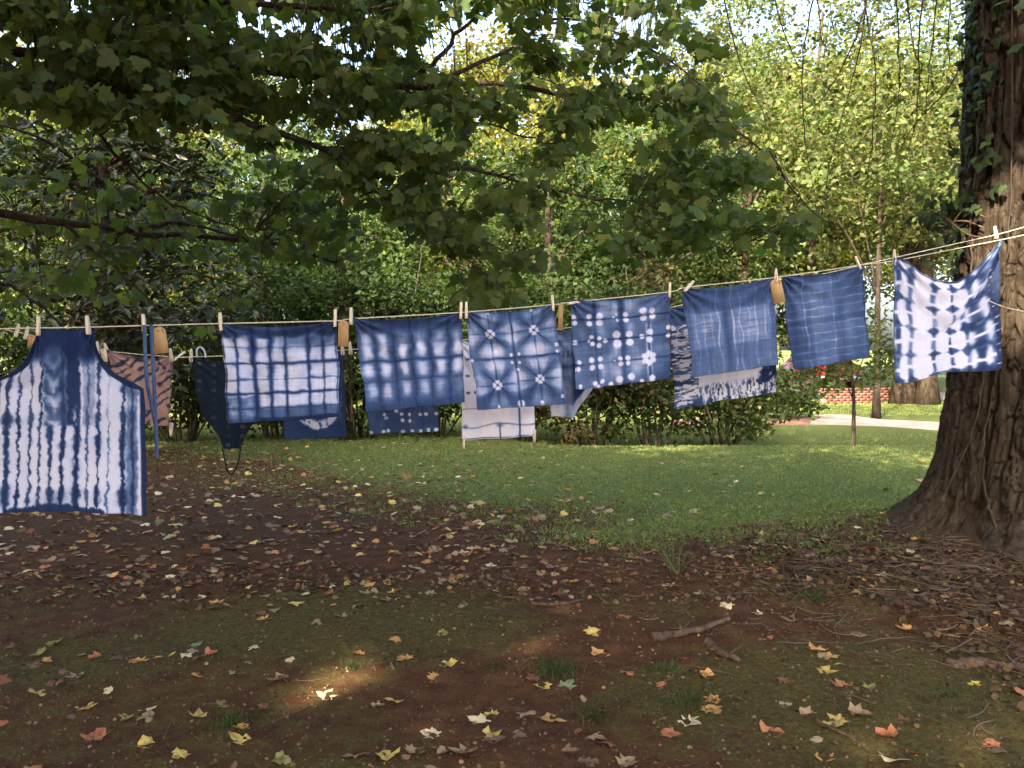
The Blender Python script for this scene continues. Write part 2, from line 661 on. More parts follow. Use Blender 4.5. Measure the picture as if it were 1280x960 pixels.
# ------------------------------------------------------------------ ground
def zones(x, y):
    wob = 1.3 * (fbm(x * .35 + 5, y * .35, 31, 3) - .5) + .8 * (fbm(x * 1.4, y * 1.4, 37, 3) - .5)
    xb = np.array([-30, -5.5, -3.6, -2.0, -.9, 0.2, 1.6, 2.2, 3.4, 4.4, 6, 30])
    yb = np.array([13., 12.6, 11.9, 9.9, 8.3, 7.7, 7.3, 7.3, 8.3, 8.3, 8.6, 9])
    edge = np.interp(x, xb, yb)
    lawn = sm(y + 2.0 * wob, edge - 1.6, edge + 1.9 + 2.0 * sm(x, .3, -1.5))
    lawn = np.where(y < 1.5, .0, lawn)
    moss = np.maximum.reduce([
        .48 * sm(fbm(x * .9 + 11, y * .9, 39, 3), .46, .64) * sm(y, 6.6, 5.4),
        1.05 * np.exp(-(((x + 1.0) / 1.35) ** 2 + ((y - 5.0) / .85) ** 2) ** 1.4),
        1.0 * np.exp(-(((x - 1.8) / 1.5) ** 2 + ((y - 3.8) / .85) ** 2) ** 1.5),
        .75 * np.exp(-(((x + 2.2) / 1.0) ** 2 + ((y - 4.4) / .6) ** 2) ** 1.4),
        .8 * np.exp(-(((x - .75) / .5) ** 2 + ((y - 4.0) / .45) ** 2)),
        .7 * np.exp(-(((x - .9) / 1.1) ** 2 + ((y - 7.0) / .5) ** 2)),
        .6 * np.exp(-(((x + .7) / .7) ** 2 + ((y - 3.3) / .4) ** 2))])
    lit = np.maximum(1.0 * np.exp(-(((x - 3.6) / 2.1) ** 2 + ((y - 5.9) / 1.25) ** 2) ** 1.5),
                     .55 * sm(y, 5.4, 7.5) * sm(x, 1, -2) * (1 - lawn))
    return lawn, np.clip(moss, 0, 1) * (1 - .8 * lawn), np.clip(lit, 0, 1)


def axis_pts(lo, hi, step, far, grow=1.16):
    a = list(np.arange(lo, hi + 1e-6, step))
    s = step
    while a[-1] < far:
        s *= grow
        a.append(a[-1] + s)
    s = step
    while a[0] > -far:
        s *= grow
        a.insert(0, a[0] - s)
    return np.array(a)


gx, gy = axis_pts(-6.5, 6.5, .07, 700), axis_pts(2.4, 16, .08, 700)
X, Y = np.meshgrid(gx, gy)
Z = gz(X, Y)
nx, ny = len(gx), len(gy)
ii = (np.arange(ny - 1)[:, None] * nx + np.arange(nx - 1)[None]).ravel()
l_, m_, t_ = zones(X, Y)
ground = mk("ground", np.stack([X, Y, Z], -1).reshape(-1, 3), np.stack([ii, ii + 1, ii + nx + 1, ii + nx], -1),
            ground_mat(), None, np.stack([l_, m_, t_], -1).reshape(-1, 3), True)
tag(ground, "red clay soil with moss and fallen leaves running into a lawn", kind="structure")


def strip(name, left, right, mat, lift=.004, n=40, kind="structure", label=None, edge=.03):
    """a surface laid between two ground polylines"""
    L, Rr = smooth_path(left, n), smooth_path(right, n)
    k = min(len(L), len(Rr))
    L, Rr = L[:k], Rr[:k]
    m = 8
    t = np.linspace(0, 1, m)[None, :, None]
    g = L[:, None] * (1 - t) + Rr[:, None] * t
    V = np.concatenate([g, np.zeros((k, m, 1))], -1)
    V[..., 2] = gz(V[..., 0], V[..., 1]) + lift + .03
    V[:, 0, 2] -= .06
    V[:, -1, 2] -= .06
    i = (np.arange(k - 1)[:, None] * m + np.arange(m - 1)[None]).ravel()
    o = mk(name, V.reshape(-1, 3), np.stack([i, i + 1, i + m + 1, i + m], -1), mat, None, None, True)
    return tag(o, label, kind=kind)


def fg(px, Yd):
    return ((px - 640) / FPX * Yd, Yd)


M_CONC = plain_mat("pale_concrete", (.24, .195, .16), (.33, .275, .235), 3, .9, .2, .2, 40)
M_DIRT = plain_mat("dirt", (.16, .09, .06), (.24, .14, .1), 4, .95, .1, .4, 40)
strip("driveway", [fg(860, 18.2), fg(980, 18.6), fg(1100, 18.2), fg(1260, 17.2), fg(1500, 16.2)],
      [fg(850, 19.6), fg(990, 20.4), fg(1050, 21.0), fg(1120, 19.4), fg(1500, 17.4)], M_CONC, label="pale sunlit driveway crossing behind the lawn")
strip("dirt_bed", [fg(840, 18.3), fg(900, 18.3), fg(1010, 18.5)], [fg(840, 19.4), fg(930, 20.6), fg(1030, 20.2)], M_DIRT, .012, label="bare brown dirt under the dark bush")
strip("road", [fg(700, 29), fg(1000, 28), fg(1200, 26), fg(1600, 23)], [fg(700, 36), fg(1000, 35), fg(1200, 31), fg(1600, 28)], M_CONC, label="pale road beyond the low brick wall")

# ------------------------------------------------------------------ big furrowed tree trunk at the right
def trunk_radius(z):
    zz = np.array([-.4, .15, .28, .42, .6, .85, 1.25, 1.7, 2.6, 3.6, 5, 7, 9, 12])
    rr = np.array([1.45, 1.16, .98, .86, .78, .715, .67, .645, .625, .60, .57, .52, .45, .3])
    return np.interp(z, zz, rr)


big = thing("shade_tree", "massive furrowed tree trunk flaring at its base beside the clotheslines", "tree", (TX, TY, float(gz(TX, TY))))
nth, nzr = 420, 480
th = np.linspace(0, 2 * math.pi, nth, endpoint=False)
zz = np.concatenate([np.linspace(-.2, 4.8, 410), np.linspace(4.85, 10, 70)])
TH, ZZ = np.meshgrid(th, zz)
ax = TX + .02 * ZZ + .03 * np.sin(ZZ * .7)
ay = TY + .02 * ZZ
rad = trunk_radius(ZZ)
flare = sm(ZZ, .9, .0)
rad = rad + flare * (.13 * np.cos(TH * 6 + .5) + .08 * np.cos(TH * 3 - .4) + .10 * (fbm(np.cos(TH) * 3, np.sin(TH) * 3, 61, 3) - .5))
seam = (TH - math.pi / 2) % (2 * math.pi)           # noise seam faces away from the camera
w1 = seam * 9.5 + .9 * (fbm(seam * 2, ZZ * .9, 3, 3) - .5) * 2
rid = np.abs(vn(w1, ZZ * 1.15, 41) - .5) * 2
rid2 = np.abs(vn(w1 * 2.3 + 9, ZZ * 3.1, 43) - .5) * 2
fur = .080 * (1 - sm(rid, .03, .20)) + .035 * (1 - sm(rid2, 0.02, .17)) + .045 * (fbm(seam * 16, ZZ * 8, 47, 4) - .5) + .03 * (vn(np.floor(w1 * 1.0), np.floor(ZZ * 4.5 + 3 * vn(np.floor(w1), 1.5, 4)), 49) - .5) * .4
cross = .035 * (1 - sm(np.abs(vn(seam * 9, ZZ * 7 + 4 * vn(seam * 7, ZZ, 8), 51) - .5) * 2, 0, .14))
rad = rad - (fur + cross) * (.6 + .4 * sm(ZZ, 0, .6)) + .02
Vt = np.stack([ax + rad * np.cos(TH), ay + rad * np.sin(TH), ZZ], -1)
i = np.arange(nzr - 1)[:, None] * nth
j = np.arange(nth)[None]
Q = np.stack([i + j, i + (j + 1) % nth, i + nth + (j + 1) % nth, i + nth + j], -1).reshape(-1, 4)
mk("trunk", Vt.reshape(-1, 3), Q, M_BARK, big, None, True)


def tree(name, label, cat, x, y, h, r, crown, nclump, per, lsize, pal, mat, tm=T_RHOMB, limbs=5, group=None, clump_r=.55,
         shell=.35, down=.4, flat=.5, bark=None, lean=(0, 0), trunk=True, keep=None, width=None, root=None, tube_name="limb"):
    z0 = float(gz(x, y))
    o = root or thing(name, label, cat, (x, y, z0), group)
    cx, cy, cz, rx, ry, rz = crown
    d = rvec(nclump)
    rad = (shell + (1 - shell) * RNG.random(nclump)) ** .6
    cc = np.array([cx, cy, cz]) + d * rad[:, None] * np.array([rx, ry, rz])
    if keep is not None:
        cc = cc[keep(cc)]
    nclump = len(cc)
    if trunk:
        t = np.linspace(0, 1, 12)
        wob = .05 * h * (np.stack([vn(t * 3, 1.0, int(x * 7) & 63), vn(t * 3, 2.0, int(y * 7) & 63)], -1) - .5)
        tp = np.stack([x + (cx - x) * t ** 1.5 + wob[:, 0] * t, y + (cy - y) * t ** 1.5 + wob[:, 1] * t, z0 - .1 + (h + .1) * t], -1)
        MB().tube(tp, r * (1.25 - t * .25) * (1 - .75 * t) * np.where(t < .05, 1.35, 1), 12).build("trunk", bark or M_BARK, o, True)
        for k in range(min(limbs, nclump)):
            c = cc[int(RNG.integers(0, nclump))]
            f = .35 + .5 * RNG.random()
            b = tp[int(f * 11)]
            mid = (b + c) / 2 + np.array([0, 0, .12 * np.linalg.norm(c - b)])
            pts = smooth_path([b, mid, c], 10)
            MB().tube(pts, np.linspace(r * .38, r * .06, len(pts)), 6).build(tube_name, bark or M_BARK, o, True)
    n = nclump * per
    idx = np.repeat(np.arange(nclump), per)
    cr = clump_r * (.6 + .8 * RNG.random(nclump))
    pos = cc[idx] + RNG.normal(size=(n, 3)) * cr[idx][:, None] * np.array([1, 1, .6]) * .62
    pos[:, 2] = np.maximum(pos[:, 2], gz(pos[:, 0], pos[:, 1]) + .03)
    tip, nrm = leaf_orient(n, down, flat)
    cl = palette(nclump, pal, .18)[idx] * (1 + RNG.normal(0, .16, (n, 1)))
    kp = ray_gap(pos, .45 * lsize)
    pos, tip, nrm, cl = pos[kp], tip[kp], nrm[kp], cl[kp]
    n = len(pos)
    ff = leaves("crown", tm, pos, tip, nrm, lsize * (.65 + .7 * RNG.random(n)), np.clip(cl, .004, .9), mat, o, None if width is None else lsize * width)
    tag(ff, kind="stuff")
    return o


def ray_gap(pos, pad):
    """natural openings in the crowns, along the sun's direction, through which it reaches the yard"""
    k = np.ones(len(pos), bool)
    s = np.array(SUN_DIR)
    for tgt, r in SUN_GAPS:
        d = pos - tgt
        al = d @ s
        k &= (np.linalg.norm(d - al[:, None] * s, axis=1) > r + pad) | (al < 0)
    return k


SUN_GAPS = [(GP(a, b), .05) for a, b in ((405, 865), (416, 848), (428, 828), (440, 810), (448, 798))] + [(P(1275, b, 5.95), .36) for b in (225, 290)] + [(GP(985, 576), .35)]  # spots picked to be sunlit; crown leaves are cleared sunward of each

GREEN_D = [(.030, .050, .014), (.038, .060, .016), (.025, .042, .014)]  # dark leaf greens, also standing in for shade on shrubs and middle trees
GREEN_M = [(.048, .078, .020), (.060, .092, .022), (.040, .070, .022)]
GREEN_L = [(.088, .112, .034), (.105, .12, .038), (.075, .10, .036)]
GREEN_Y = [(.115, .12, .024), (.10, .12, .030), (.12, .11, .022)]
RUST = [(.12, .06, .02), (.10, .07, .02)]
BROWN = [(.05, .035, .018), (.06, .045, .02), (.04, .04, .016)]

# crown of the big tree: above the frame
above = lambda c: proj(c)[1] < -60
tree(None, None, None, TX, TY, 10, .5, (TX + .3, TY - .4, 10.5, 6.0, 4.6, 4.0), 240, 60, .17, GREEN_M, M_FAR, root=big, clump_r=.75, limbs=9, trunk=False, keep=above)
for k, (dx, dy, dz) in enumerate([(-3.5, 1, 9.5), (3.4, 2, 10), (-1.5, -3, 10.5), (1.2, 4, 10), (0, 0, 13.5)]):
    pts = smooth_path([(TX + .15, TY + .15, 7.6 + .3 * k), (TX + dx * .5, TY + dy * .5, 8.6 + .25 * k), (TX + dx, TY + dy, dz)], 12)
    MB().tube(pts, np.linspace(.2, .05, len(pts)), 8).build("limb", M_BARK, big, True)

# drooping thin branchlets of the big tree, hanging in front of the far trees
drop = [
    [(1085, -80), (1075, 40), (1052, 130), (1024, 240), (1020, 330)], [(1110, -60), (1122, 40), (1124, 110), (1110, 200), (1103, 250)],
    [(1180, -60), (1172, 60), (1164, 130), (1160, 190)], [(1215, 40), (1190, 100), (1150, 150), (1128, 200), (1124, 260), (1142, 320)],
    [(1010, -60), (1026, 40), (1034, 60)], [(1100, -50), (1060, 70), (1010, 140), (966, 200)], [(960, -40), (985, 60), (1012, 90), (1040, 75)],
    [(1190, -50), (1186, 40), (1192, 70), (1212, 90)], [(1130, -60), (1140, 60), (1150, 95), (1100, 150), (1040, 240)],
    [(1156, -50), (1148, 70), (1145, 150), (1130, 210)], [(965, 190), (1000, 250), (1060, 290), (1090, 260)], [(900, -40), (925, 80), (960, 150), (972, 230)],
    [(1060, -60), (1088, 30), (1096, 130), (1086, 220), (1076, 300)], [(1030, -50), (1010, 60), (1014, 160), (1032, 250)],
]
lp, lt = [], []
for k, d in enumerate(drop):
    Yd = 6.2 + 1.8 * RNG.random()
    pts = smooth_path([P(a + RNG.normal(0, 2), b, Yd + .25 * q) for q, (a, b) in enumerate(d)], 26)
    pts += np.cumsum(RNG.normal(0, .006, pts.shape), 0)
    MB().tube(pts, np.linspace(.0075, .002, len(pts)), 5).build("branchlet", M_TWIG, big, True)
    for q in range(3, len(pts), 2):
        for _ in range(int(RNG.integers(1, 5))):
            if RNG.random() < .9:
                e = pts[q] + RNG.normal(0, .12, 3) - np.array([0, 0, .08])
                lp.append(e)
lp = np.array(lp)
tip, nrm = leaf_orient(len(lp), .9, .2)
tag(leaves("sparse_foliage", T_RHOMB, lp, tip, nrm, .055 * (.6 + .8 * RNG.random(len(lp))), palette(len(lp), GREEN_L), M_FAR, big), kind="stuff")

# ------------------------------------------------------------------ ivy on the trunk
ivy = thing("ivy_vine", "dark ivy climbing the left side of the massive trunk", "vine", (TX - .85, TY - .35, .35))


def on_trunk(a, z, off=.03):
    r = trunk_radius(np.asarray(z, float)) + off
    return np.stack([TX + .02 * z + r * np.cos(a), TY + .02 * z + r * np.sin(a), np.asarray(z, float)], -1)


for path in ([(3.35, .40), (3.42, .75), (3.55, 1.1), (3.6, 1.6), (3.75, 2.1), (3.8, 2.9), (3.7, 4.4)],
             [(4.3, .36), (4.35, .7), (4.3, 1.1), (4.42, 1.5)], [(3.9, .35), (3.72, .62), (3.66, 1.0), (3.72, 1.35)], [(3.4, 1.9), (3.3, 2.6), (3.35, 3.5), (3.3, 4.6)]):
    pts = smooth_path([on_trunk(a, z, .03) for a, z in path], 30)
    pts += RNG.normal(0, .006, pts.shape)
    MB().tube(pts, np.linspace(.009, .004, len(pts)), 6).build("stem", M_TWIG, ivy, True)
n = 330
a = RNG.normal(3.3, .22, n)
z = 1.6 + (480 - np.interp(RNG.random(n), [0, .75, 1], [-20, 190, 265]) - 40) / FPX * 6.5
sprout = RNG.random(n) < .28
pos = on_trunk(a, z, .06) + RNG.normal(0, .04, (n, 3))
q = P(RNG.normal(1183, 20, n), RNG.normal(278, 22, n), 6.7 + RNG.normal(0, .08, n))
pos[sprout] = q[sprout]
tip = unit(RNG.normal(size=(n, 3)) * .5 + np.array([-.3, -.3, -1]))
nrm = unit(np.stack([np.cos(a), np.sin(a), np.full(n, .3)], -1) + RNG.normal(0, .45, (n, 3)))
size = .082 * (.7 + .6 * RNG.random(n))
ivy_me = []
for c in palette(5, [(.022, .036, .012), (.032, .048, .015), (.018, .029, .011)], .12):
    o = mk("leaf", T_IVY[0], T_IVY[1], M_IVY, None, np.tile(c, (9, 1)))
    ivy_me.append(o.data)
    bpy.data.objects.remove(o)


def leaf_objects(meshes, pos, tip, nrm, size, parent, name="leaf"):
    x, y, zz_ = frames(tip, nrm)
    inv = Matrix.Translation(parent.location).inverted()
    for k in range(len(pos)):
        o = bpy.data.objects.new(name, meshes[k % len(meshes)])
        COL.objects.link(o)
        s = float(size[k])
        mw = Matrix([[x[k, 0] * s, y[k, 0] * s, zz_[k, 0] * s, pos[k, 0]], [x[k, 1] * s, y[k, 1] * s, zz_[k, 1] * s, pos[k, 1]],
                     [x[k, 2] * s, y[k, 2] * s, zz_[k, 2] * s, pos[k, 2]], [0, 0, 0, 1]])
        o.parent = parent
        o.matrix_parent_inverse = inv
        o.matrix_basis = mw


leaf_objects(ivy_me, pos[:290], tip, nrm, size, ivy)
for k in range(3):
    pts = smooth_path([on_trunk(3.5, 2.45 + .08 * k), P(1205, 290 - 14 * k, 6.55), P(1170 + 5 * k, 262 + 18 * k, 6.7)], 10)
    MB().tube(pts, .006, 5).build("stem", M_STICK, ivy)

# ------------------------------------------------------------------ maple overhanging from the left
MX, MY = -6.3, 3.4
maple = thing("maple_tree", "spreading maple with lobed leaves overhanging the clotheslines from above", "tree", (MX, MY, float(gz(MX, MY))))
t = np.linspace(0, 1, 20)
MB().tube(np.stack([MX + .3 * t, MY + .5 * t, -.2 + 10 * t], -1), .36 * (1.2 - t) * (1 + .5 * (t < .04)), 18).build("trunk", M_BARK, maple, True)
limb_px = [   # (pixel path, depth start, depth end, radius)
    ([(-520, 120, 4.6), (-80, 60, 5.4), (60, 68, 5.8), (160, 78, 6.1), (330, 92, 6.5), (480, 108, 7.0), (610, 120, 7.4)], .050),
    ([(-560, 160, 4.4), (-20, 106, 5.2), (100, 114, 5.4), (220, 122, 5.6), (300, 150, 5.9), (400, 185, 6.3), (470, 235, 6.6), (545, 290, 6.9)], .052),
    ([(218, 121, 5.6), (275, 108, 5.8), (330, 112, 6.0)], .028),
    ([(-560, 230, 5.0), (-30, 266, 6.6), (80, 280, 6.9), (200, 293, 7.3), (330, 303, 7.8), (420, 330, 8.2)], .048),
    ([(150, 290, 7.1), (230, 280, 7.4), (330, 305, 7.6)], .022),
    ([(480, 108, 7.0), (600, 105, 7.2), (720, 118, 7.5), (830, 128, 7.8), (930, 170, 8.0), (1000, 240, 8.2)], .026),
    ([(530, 92, 6.6), (570, 45, 6.5), (605, 0, 6.4), (640, -60, 6.2)], .020),
    ([(560, 95, 6.6), (630, 66, 6.8), (700, 23, 7.0), (800, 55, 7.2), (880, 110, 7.4)], .018),
    ([(400, 185, 6.3), (520, 200, 6.8), (640, 225, 7.2), (740, 247, 7.5), (790, 251, 7.6)], .022),
    ([(790, 251, 7.6), (850, 275, 7.8), (910, 320, 8.0)], .014),
    ([(500, 110, 6.9), (560, 140, 7.0), (640, 165, 7.2), (700, 185, 7.4)], .012),
    ([(80, 280, 6.9), (150, 340, 7.0), (210, 400, 7.2)], .016),
    ([(120, 160, 6.4), (180, 230, 6.5), (260, 275, 6.7), (320, 290, 6.9)], .013),
    ([(-420, 330, 6.5), (-20, 352, 8.6), (40, 372, 8.9), (90, 420, 9.2)], .040),
    ([(-560, 30, 4.2), (0, -20, 4.9), (200, -10, 5.4), (420, 10, 6.0), (620, -10, 6.4)], .045),
]
limb_pts = []
for pth, r0 in limb_px:
    pts = smooth_path([P(a, b, c) for a, b, c in pth], 44)
    pts = pts + np.stack([.02 * (vn(np.arange(len(pts)) * .35, r0 * 900 + q, q) - .5) for q in range(3)], -1) * 2
    if pth[0][0] < -400:
        s = np.array([MX + .1, MY + .2, pts[0, 2] - .5])
        pts = np.concatenate([smooth_path([s, pts[0]], 8)[:-1], pts])
    MB().tube(pts, np.linspace(r0, max(r0 * .25, .006), len(pts)), 8).build("limb", M_TWIG, maple, True)
    limb_pts.append(pts)
limb_all = np.concatenate(limb_pts)

POLY = np.array([(-60, -40), (-60, 122), (60, 126), (150, 150), (215, 136), (262, 168), (318, 182), (372, 226), (430, 226), (476, 262), (540, 286), (566, 330), (590, 386),
                 (632, 382), (648, 330), (700, 330), (742, 306), (800, 334), (870, 318), (930, 326), (1000, 306), (1012, 282), (962, 230), (930, 150), (896, 110), (884, 40), (860, -40)], float)
HOLES = [(345, 148, 30, 22), (232, 172, 26, 24), (395, 165, 22, 20), (446, 150, 16, 18), (610, 84, 42, 26), (622, 40, 40, 24), (622, 185, 44, 40), (700, 98, 34, 20), (560, 30, 34, 20), (480, 20, 14, 10),
         (760, 215, 24, 22), (845, 60, 26, 22), (440, 195, 14, 10), (205, 62, 14, 12), (300, 20, 20, 10), (665, 150, 28, 40), (785, 30, 18, 14), (530, 160, 20, 20), (575, 235, 30, 30), (690, 262, 30, 22), (500, 215, 16, 16)]


def inpoly(px, py):
    c = np.zeros(len(px), bool)
    j = len(POLY) - 1
    for i in range(len(POLY)):
        (xi, yi), (xj, yj) = POLY[i], POLY[j]
        c ^= ((yi > py) != (yj > py)) & (px < (xj - xi) * (py - yi) / (yj - yi + 1e-9) + xi)
        j = i
    return c


def maple_sprays(n):
    """points where leaf sprays sit, along and around the limbs"""
    px, py = RNG.uniform(-60, 1010, n), RNG.uniform(-40, 390, n)
    ok = inpoly(px, py)
    for hx, hy, a, b in HOLES:
        ok &= ((px - hx) / a) ** 2 + ((py - hy) / b) ** 2 > 1
    dens = 1.5 * sm(fbm(px / 46, py / 30, 71, 3), .36, .62)
    ok &= RNG.random(n) < dens
    px, py = px[ok], py[ok]
    dd = 5.0 + (px + 60) / 1070 * 2.4 + RNG.uniform(-.5, 1.5, len(px))
    return P(px, py, dd)


sp = maple_sprays(3900)
low = P(RNG.uniform(-30, 480, 230), RNG.normal(285, 55, 230), RNG.uniform(6.8, 8.6, 230))
low = low[RNG.random(230) < 1.5 * sm(fbm(low[:, 0] * 1.6, low[:, 2] * 2.2, 73, 2), .35, .6)]
sp = np.concatenate([sp, low])
tw, lpos, ltip = MB(), [], []
for s in sp:
    k = np.argmin(((limb_all - s) ** 2).sum(1))
    b = limb_all[k]
    d = s - b
    ln = np.linalg.norm(d)
    if ln > .9:
        b = s - d / ln * .5
    mid = (b + s) / 2 + np.array([0, 0, .10 * min(ln, .6)])
    pts = smooth_path([b, mid, s], 6)
    tw.tube(pts, np.linspace(.005, .002, len(pts)), 4, cap=False)
    m = int(RNG.integers(5, 10))
    a0 = RNG.random() * 6.28
    for q in range(m):
        az = a0 + q * 2.4
        off = np.array([math.cos(az), math.sin(az), RNG.uniform(-.5, .3)]) * RNG.uniform(.03, .15)
        lpos.append(s + off)
        ltip.append(np.array([math.cos(az), math.sin(az), RNG.uniform(-1.3, -.1)]))
tag(tw.build("twig", M_TWIG, maple), kind="stuff")
lpos, ltip = np.array(lpos), unit(np.array(ltip))
n = len(lpos)
nrm = unit(np.array([0, -.55, .5]) + RNG.normal(size=(n, 3)) * .62)
size = .096 * (.55 + .8 * RNG.random(n))
col = palette(n, [(.074, .110, .032), (.088, .122, .034), (.066, .102, .038), (.110, .135, .038)], .14)
ax_, ay_, ad_ = proj(lpos)
inside = (ax_ > 8) & (ax_ < 1272) & (ay_ > 8)
order = np.argsort(np.where(inside, ad_ / size, 1e9))
near, rest = order[:300], order[300:]
tag(leaves("foliage", T_MAPLE, lpos[rest], ltip[rest], nrm[rest], size[rest], col[rest], M_LEAF, maple), kind="stuff")
mm = []
for c in palette(8, [(.074, .110, .032), (.088, .122, .034), (.066, .102, .038), (.110, .135, .038)], .14):
    o = mk("leaf", T_MAPLE[0], T_MAPLE[1], M_LEAF, None, np.tile(c, (len(T_MAPLE[0]), 1)))
    mm.append(o.data)
    bpy.data.objects.remove(o)
leaf_objects(mm, lpos[near], ltip[near], nrm[near], size[near], maple)
# the rest of its crown, above and behind the camera's view
tree(None, None, None, MX, MY, 10, .4, (-1.6, 1.2, 8.8, 8.4, 6.8, 3.2), 560, 60, .19, GREEN_M, M_FAR, root=maple, clump_r=.7, trunk=False, keep=lambda c: (proj(c)[1] < -70) | (c[:, 1] < .5))
for k, (dx, dy, dz) in enumerate([(3, -2, 7.5), (5, 1, 8.5), (2, 4, 9), (-2, 2, 9), (-2, -3, 8), (1, 0, 11.5)]):
    pts = smooth_path([(MX + .15, MY + .25, 5 + .4 * k), (MX + dx * .5, MY + dy * .5, 6.6 + .3 * k), (MX + dx, MY + dy, dz)], 12)
    MB().tube(pts, np.linspace(.16, .03, len(pts)), 8).build("limb", M_BARK, maple, True)

# ------------------------------------------------------------------ unseen oaks added left and behind the camera to shade yard and background
tree("shade_oak", "leafy unseen oak added left of the magnolia to darken the background", "tree", -13.0, 5.0, 11, .3, (-12.5, 5, 8.0, 4.5, 4.5, 4.8), 330, 46, .28, GREEN_M, M_FAR, clump_r=.9)
tree("shade_oak", "broad unseen oak added far left of the yard to block the sun", "tree", -12.5, -4.0, 12, .35, (-12.5, -4, 9.0, 5.0, 5.5, 6.5), 560, 64, .30, GREEN_M, M_FAR, clump_r=.9)
tree("shade_oak", "tall dense unseen oak added behind the camera to shade the yard", "tree", -7.5, -9.5, 13, .4, (-6, -9, 9.5, 7.5, 4.5, 6.5), 680, 70, .30, GREEN_M, M_FAR, clump_r=.9)

# ------------------------------------------------------------------ magnolia at the left
mg = thing("magnolia_tree", "magnolia with long dark glossy leaves at the left of the lawn", "tree", (-6.2, 13.2, 0))
base = np.array([-6.2, 13.2, 0])
MB().tube(smooth_path([base - [0, 0, .1], base + [.1, -.3, 2], base + [.2, -.6, 6.5]], 14), np.linspace(.17, .05, 15), 10).build("trunk", M_TWIG, mg, True)
cc = []
for k in range(46):
    a, zz1 = RNG.random() * 6.28, RNG.uniform(1.6, 6.0)
    L = RNG.uniform(1.4, 3.6) * (1 - .08 * zz1)
    b = base + np.array([.05 * zz1, -.1 * zz1, zz1 - .3])
    e = b + np.array([math.cos(a) * L, math.sin(a) * L * .8, RNG.uniform(-.5, .7)])
    pts = smooth_path([b, (b + e) / 2 + [0, 0, .2], e], 9)
    MB().tube(pts, np.linspace(.04, .01, len(pts)), 6).build("limb", M_TWIG, mg, True)
    for q in range(21):
        cc.append(pts[int(RNG.integers(3, len(pts)))] + RNG.normal(0, .30, 3))
cc = np.array(cc)
per = 9
n = len(cc) * per
idx = np.repeat(np.arange(len(cc)), per)
az = RNG.random(n) * 6.28
tip = unit(np.stack([np.cos(az), np.sin(az), RNG.normal(-.25, .5, n)], -1))
pos = cc[idx] + tip * .03 + RNG.normal(0, .03, (n, 3))
nrm = unit(np.array([0, 0, .9]) + RNG.normal(size=(n, 3)) * .5)
size = .19 * (.7 + .5 * RNG.random(n))
col = palette(n, [(.022, .034, .012), (.030, .044, .014), (.036, .05, .016), (.05, .04, .018)], .2)
ax_, ay_, ad_ = proj(pos)
inside = (ax_ > 6) & (ax_ < 420) & (ay_ > 140) & (ay_ < 430)
order = np.argsort(np.where(inside, ad_ / size, 1e9))
near, rest = order[:300], order[300:]
tag(leaves("foliage", T_LANCE, pos[rest], tip[rest], nrm[rest], size[rest], col[rest], M_GLOSS, mg), kind="stuff")
mm = []
for c in col[:6]:
    o = mk("leaf", T_LANCE[0], T_LANCE[1], M_GLOSS, None, np.tile(c, (7, 1)))
    mm.append(o.data)
    bpy.data.objects.remove(o)
leaf_objects(mm, pos[near], tip[near], nrm[near], size[near], mg)

# ------------------------------------------------------------------ shrubs along the far edge of the lawn, shade put into their dark greens
sh = [  # px centre, depth, half width m, height m, palette, label
    (-30, 15.2, 1.5, 2.6, GREEN_D, "dark shrub behind the striped apron at the lawn's left end"),
    (110, 15.6, 1.4, 2.2, GREEN_D, "dark leafy shrub behind the rust coloured cloth"),
    (225, 15.3, 1.3, 2.5, GREEN_D + BROWN, "brown twiggy dark shrub behind the hanging blue apron ties"),
    (345, 15.9, 1.4, 3.2, GREEN_D, "deep green shrub behind the white grid cloth"),
    (450, 15.6, 1.4, 3.6, GREEN_D + GREEN_M, "tall mid green shrub with light new leaves left of centre"),
    (545, 16.2, 1.3, 3.0, GREEN_D, "dark shrub behind the star patterned cloth"),
    (650, 15.9, 1.4, 3.3, GREEN_D + GREEN_M, "bright green shrub behind the cloth with white dots"),
    (740, 15.5, 1.3, 2.8, GREEN_D + BROWN, "brown tangled shrub below the dotted cloth"),
    (820, 15.3, 1.2, 3.3, BROWN + GREEN_D, "brownish twiggy shrub behind the branch patterned scarf"),
    (905, 15.6, 1.1, 1.75, GREEN_M + GREEN_L, "feathery green shrub at the right end of the shrubs"),
    (968, 19.6, 1.0, 1.15, GREEN_D, "low dark bush beside the driveway dirt"),
    (880, 22, 1.6, 2.8, GREEN_L, "pale green shrub beyond the low dark bush"),
]
for k, (px, Yd, hw, hh, pal, lab) in enumerate(sh):
    x, y = fg(px, Yd)
    z0 = float(gz(x, y))
    o = thing("shrub", lab, "shrub", (x, y, z0), "shrubs behind the lawn")
    st = MB()
    for q in range(16):
        a = RNG.random() * 6.28
        e = np.array([x + math.cos(a) * hw * RNG.uniform(.2, .9), y + math.sin(a) * .7 * RNG.uniform(.2, .9), z0 + hh * RNG.uniform(.5, 1.0)])
        s = np.array([x + math.cos(a) * .2, y + math.sin(a) * .2, z0 - .05])
        st.tube(smooth_path([s, (s + e) / 2 + RNG.normal(0, .12, 3), e], 6), np.linspace(.022, .006, 7), 5)
    tag(st.build("stem", M_TWIG, o, True), kind="stuff")
    tree(None, None, None, x, y, hh, .05, (x, y, z0 + hh * .52, hw, .85, hh * .5), int(70 * hw * hh / 3), 52, .115 if k < 10 else .14, pal, M_FAR, root=o, clump_r=.34, trunk=False, shell=.2, flat=.5)

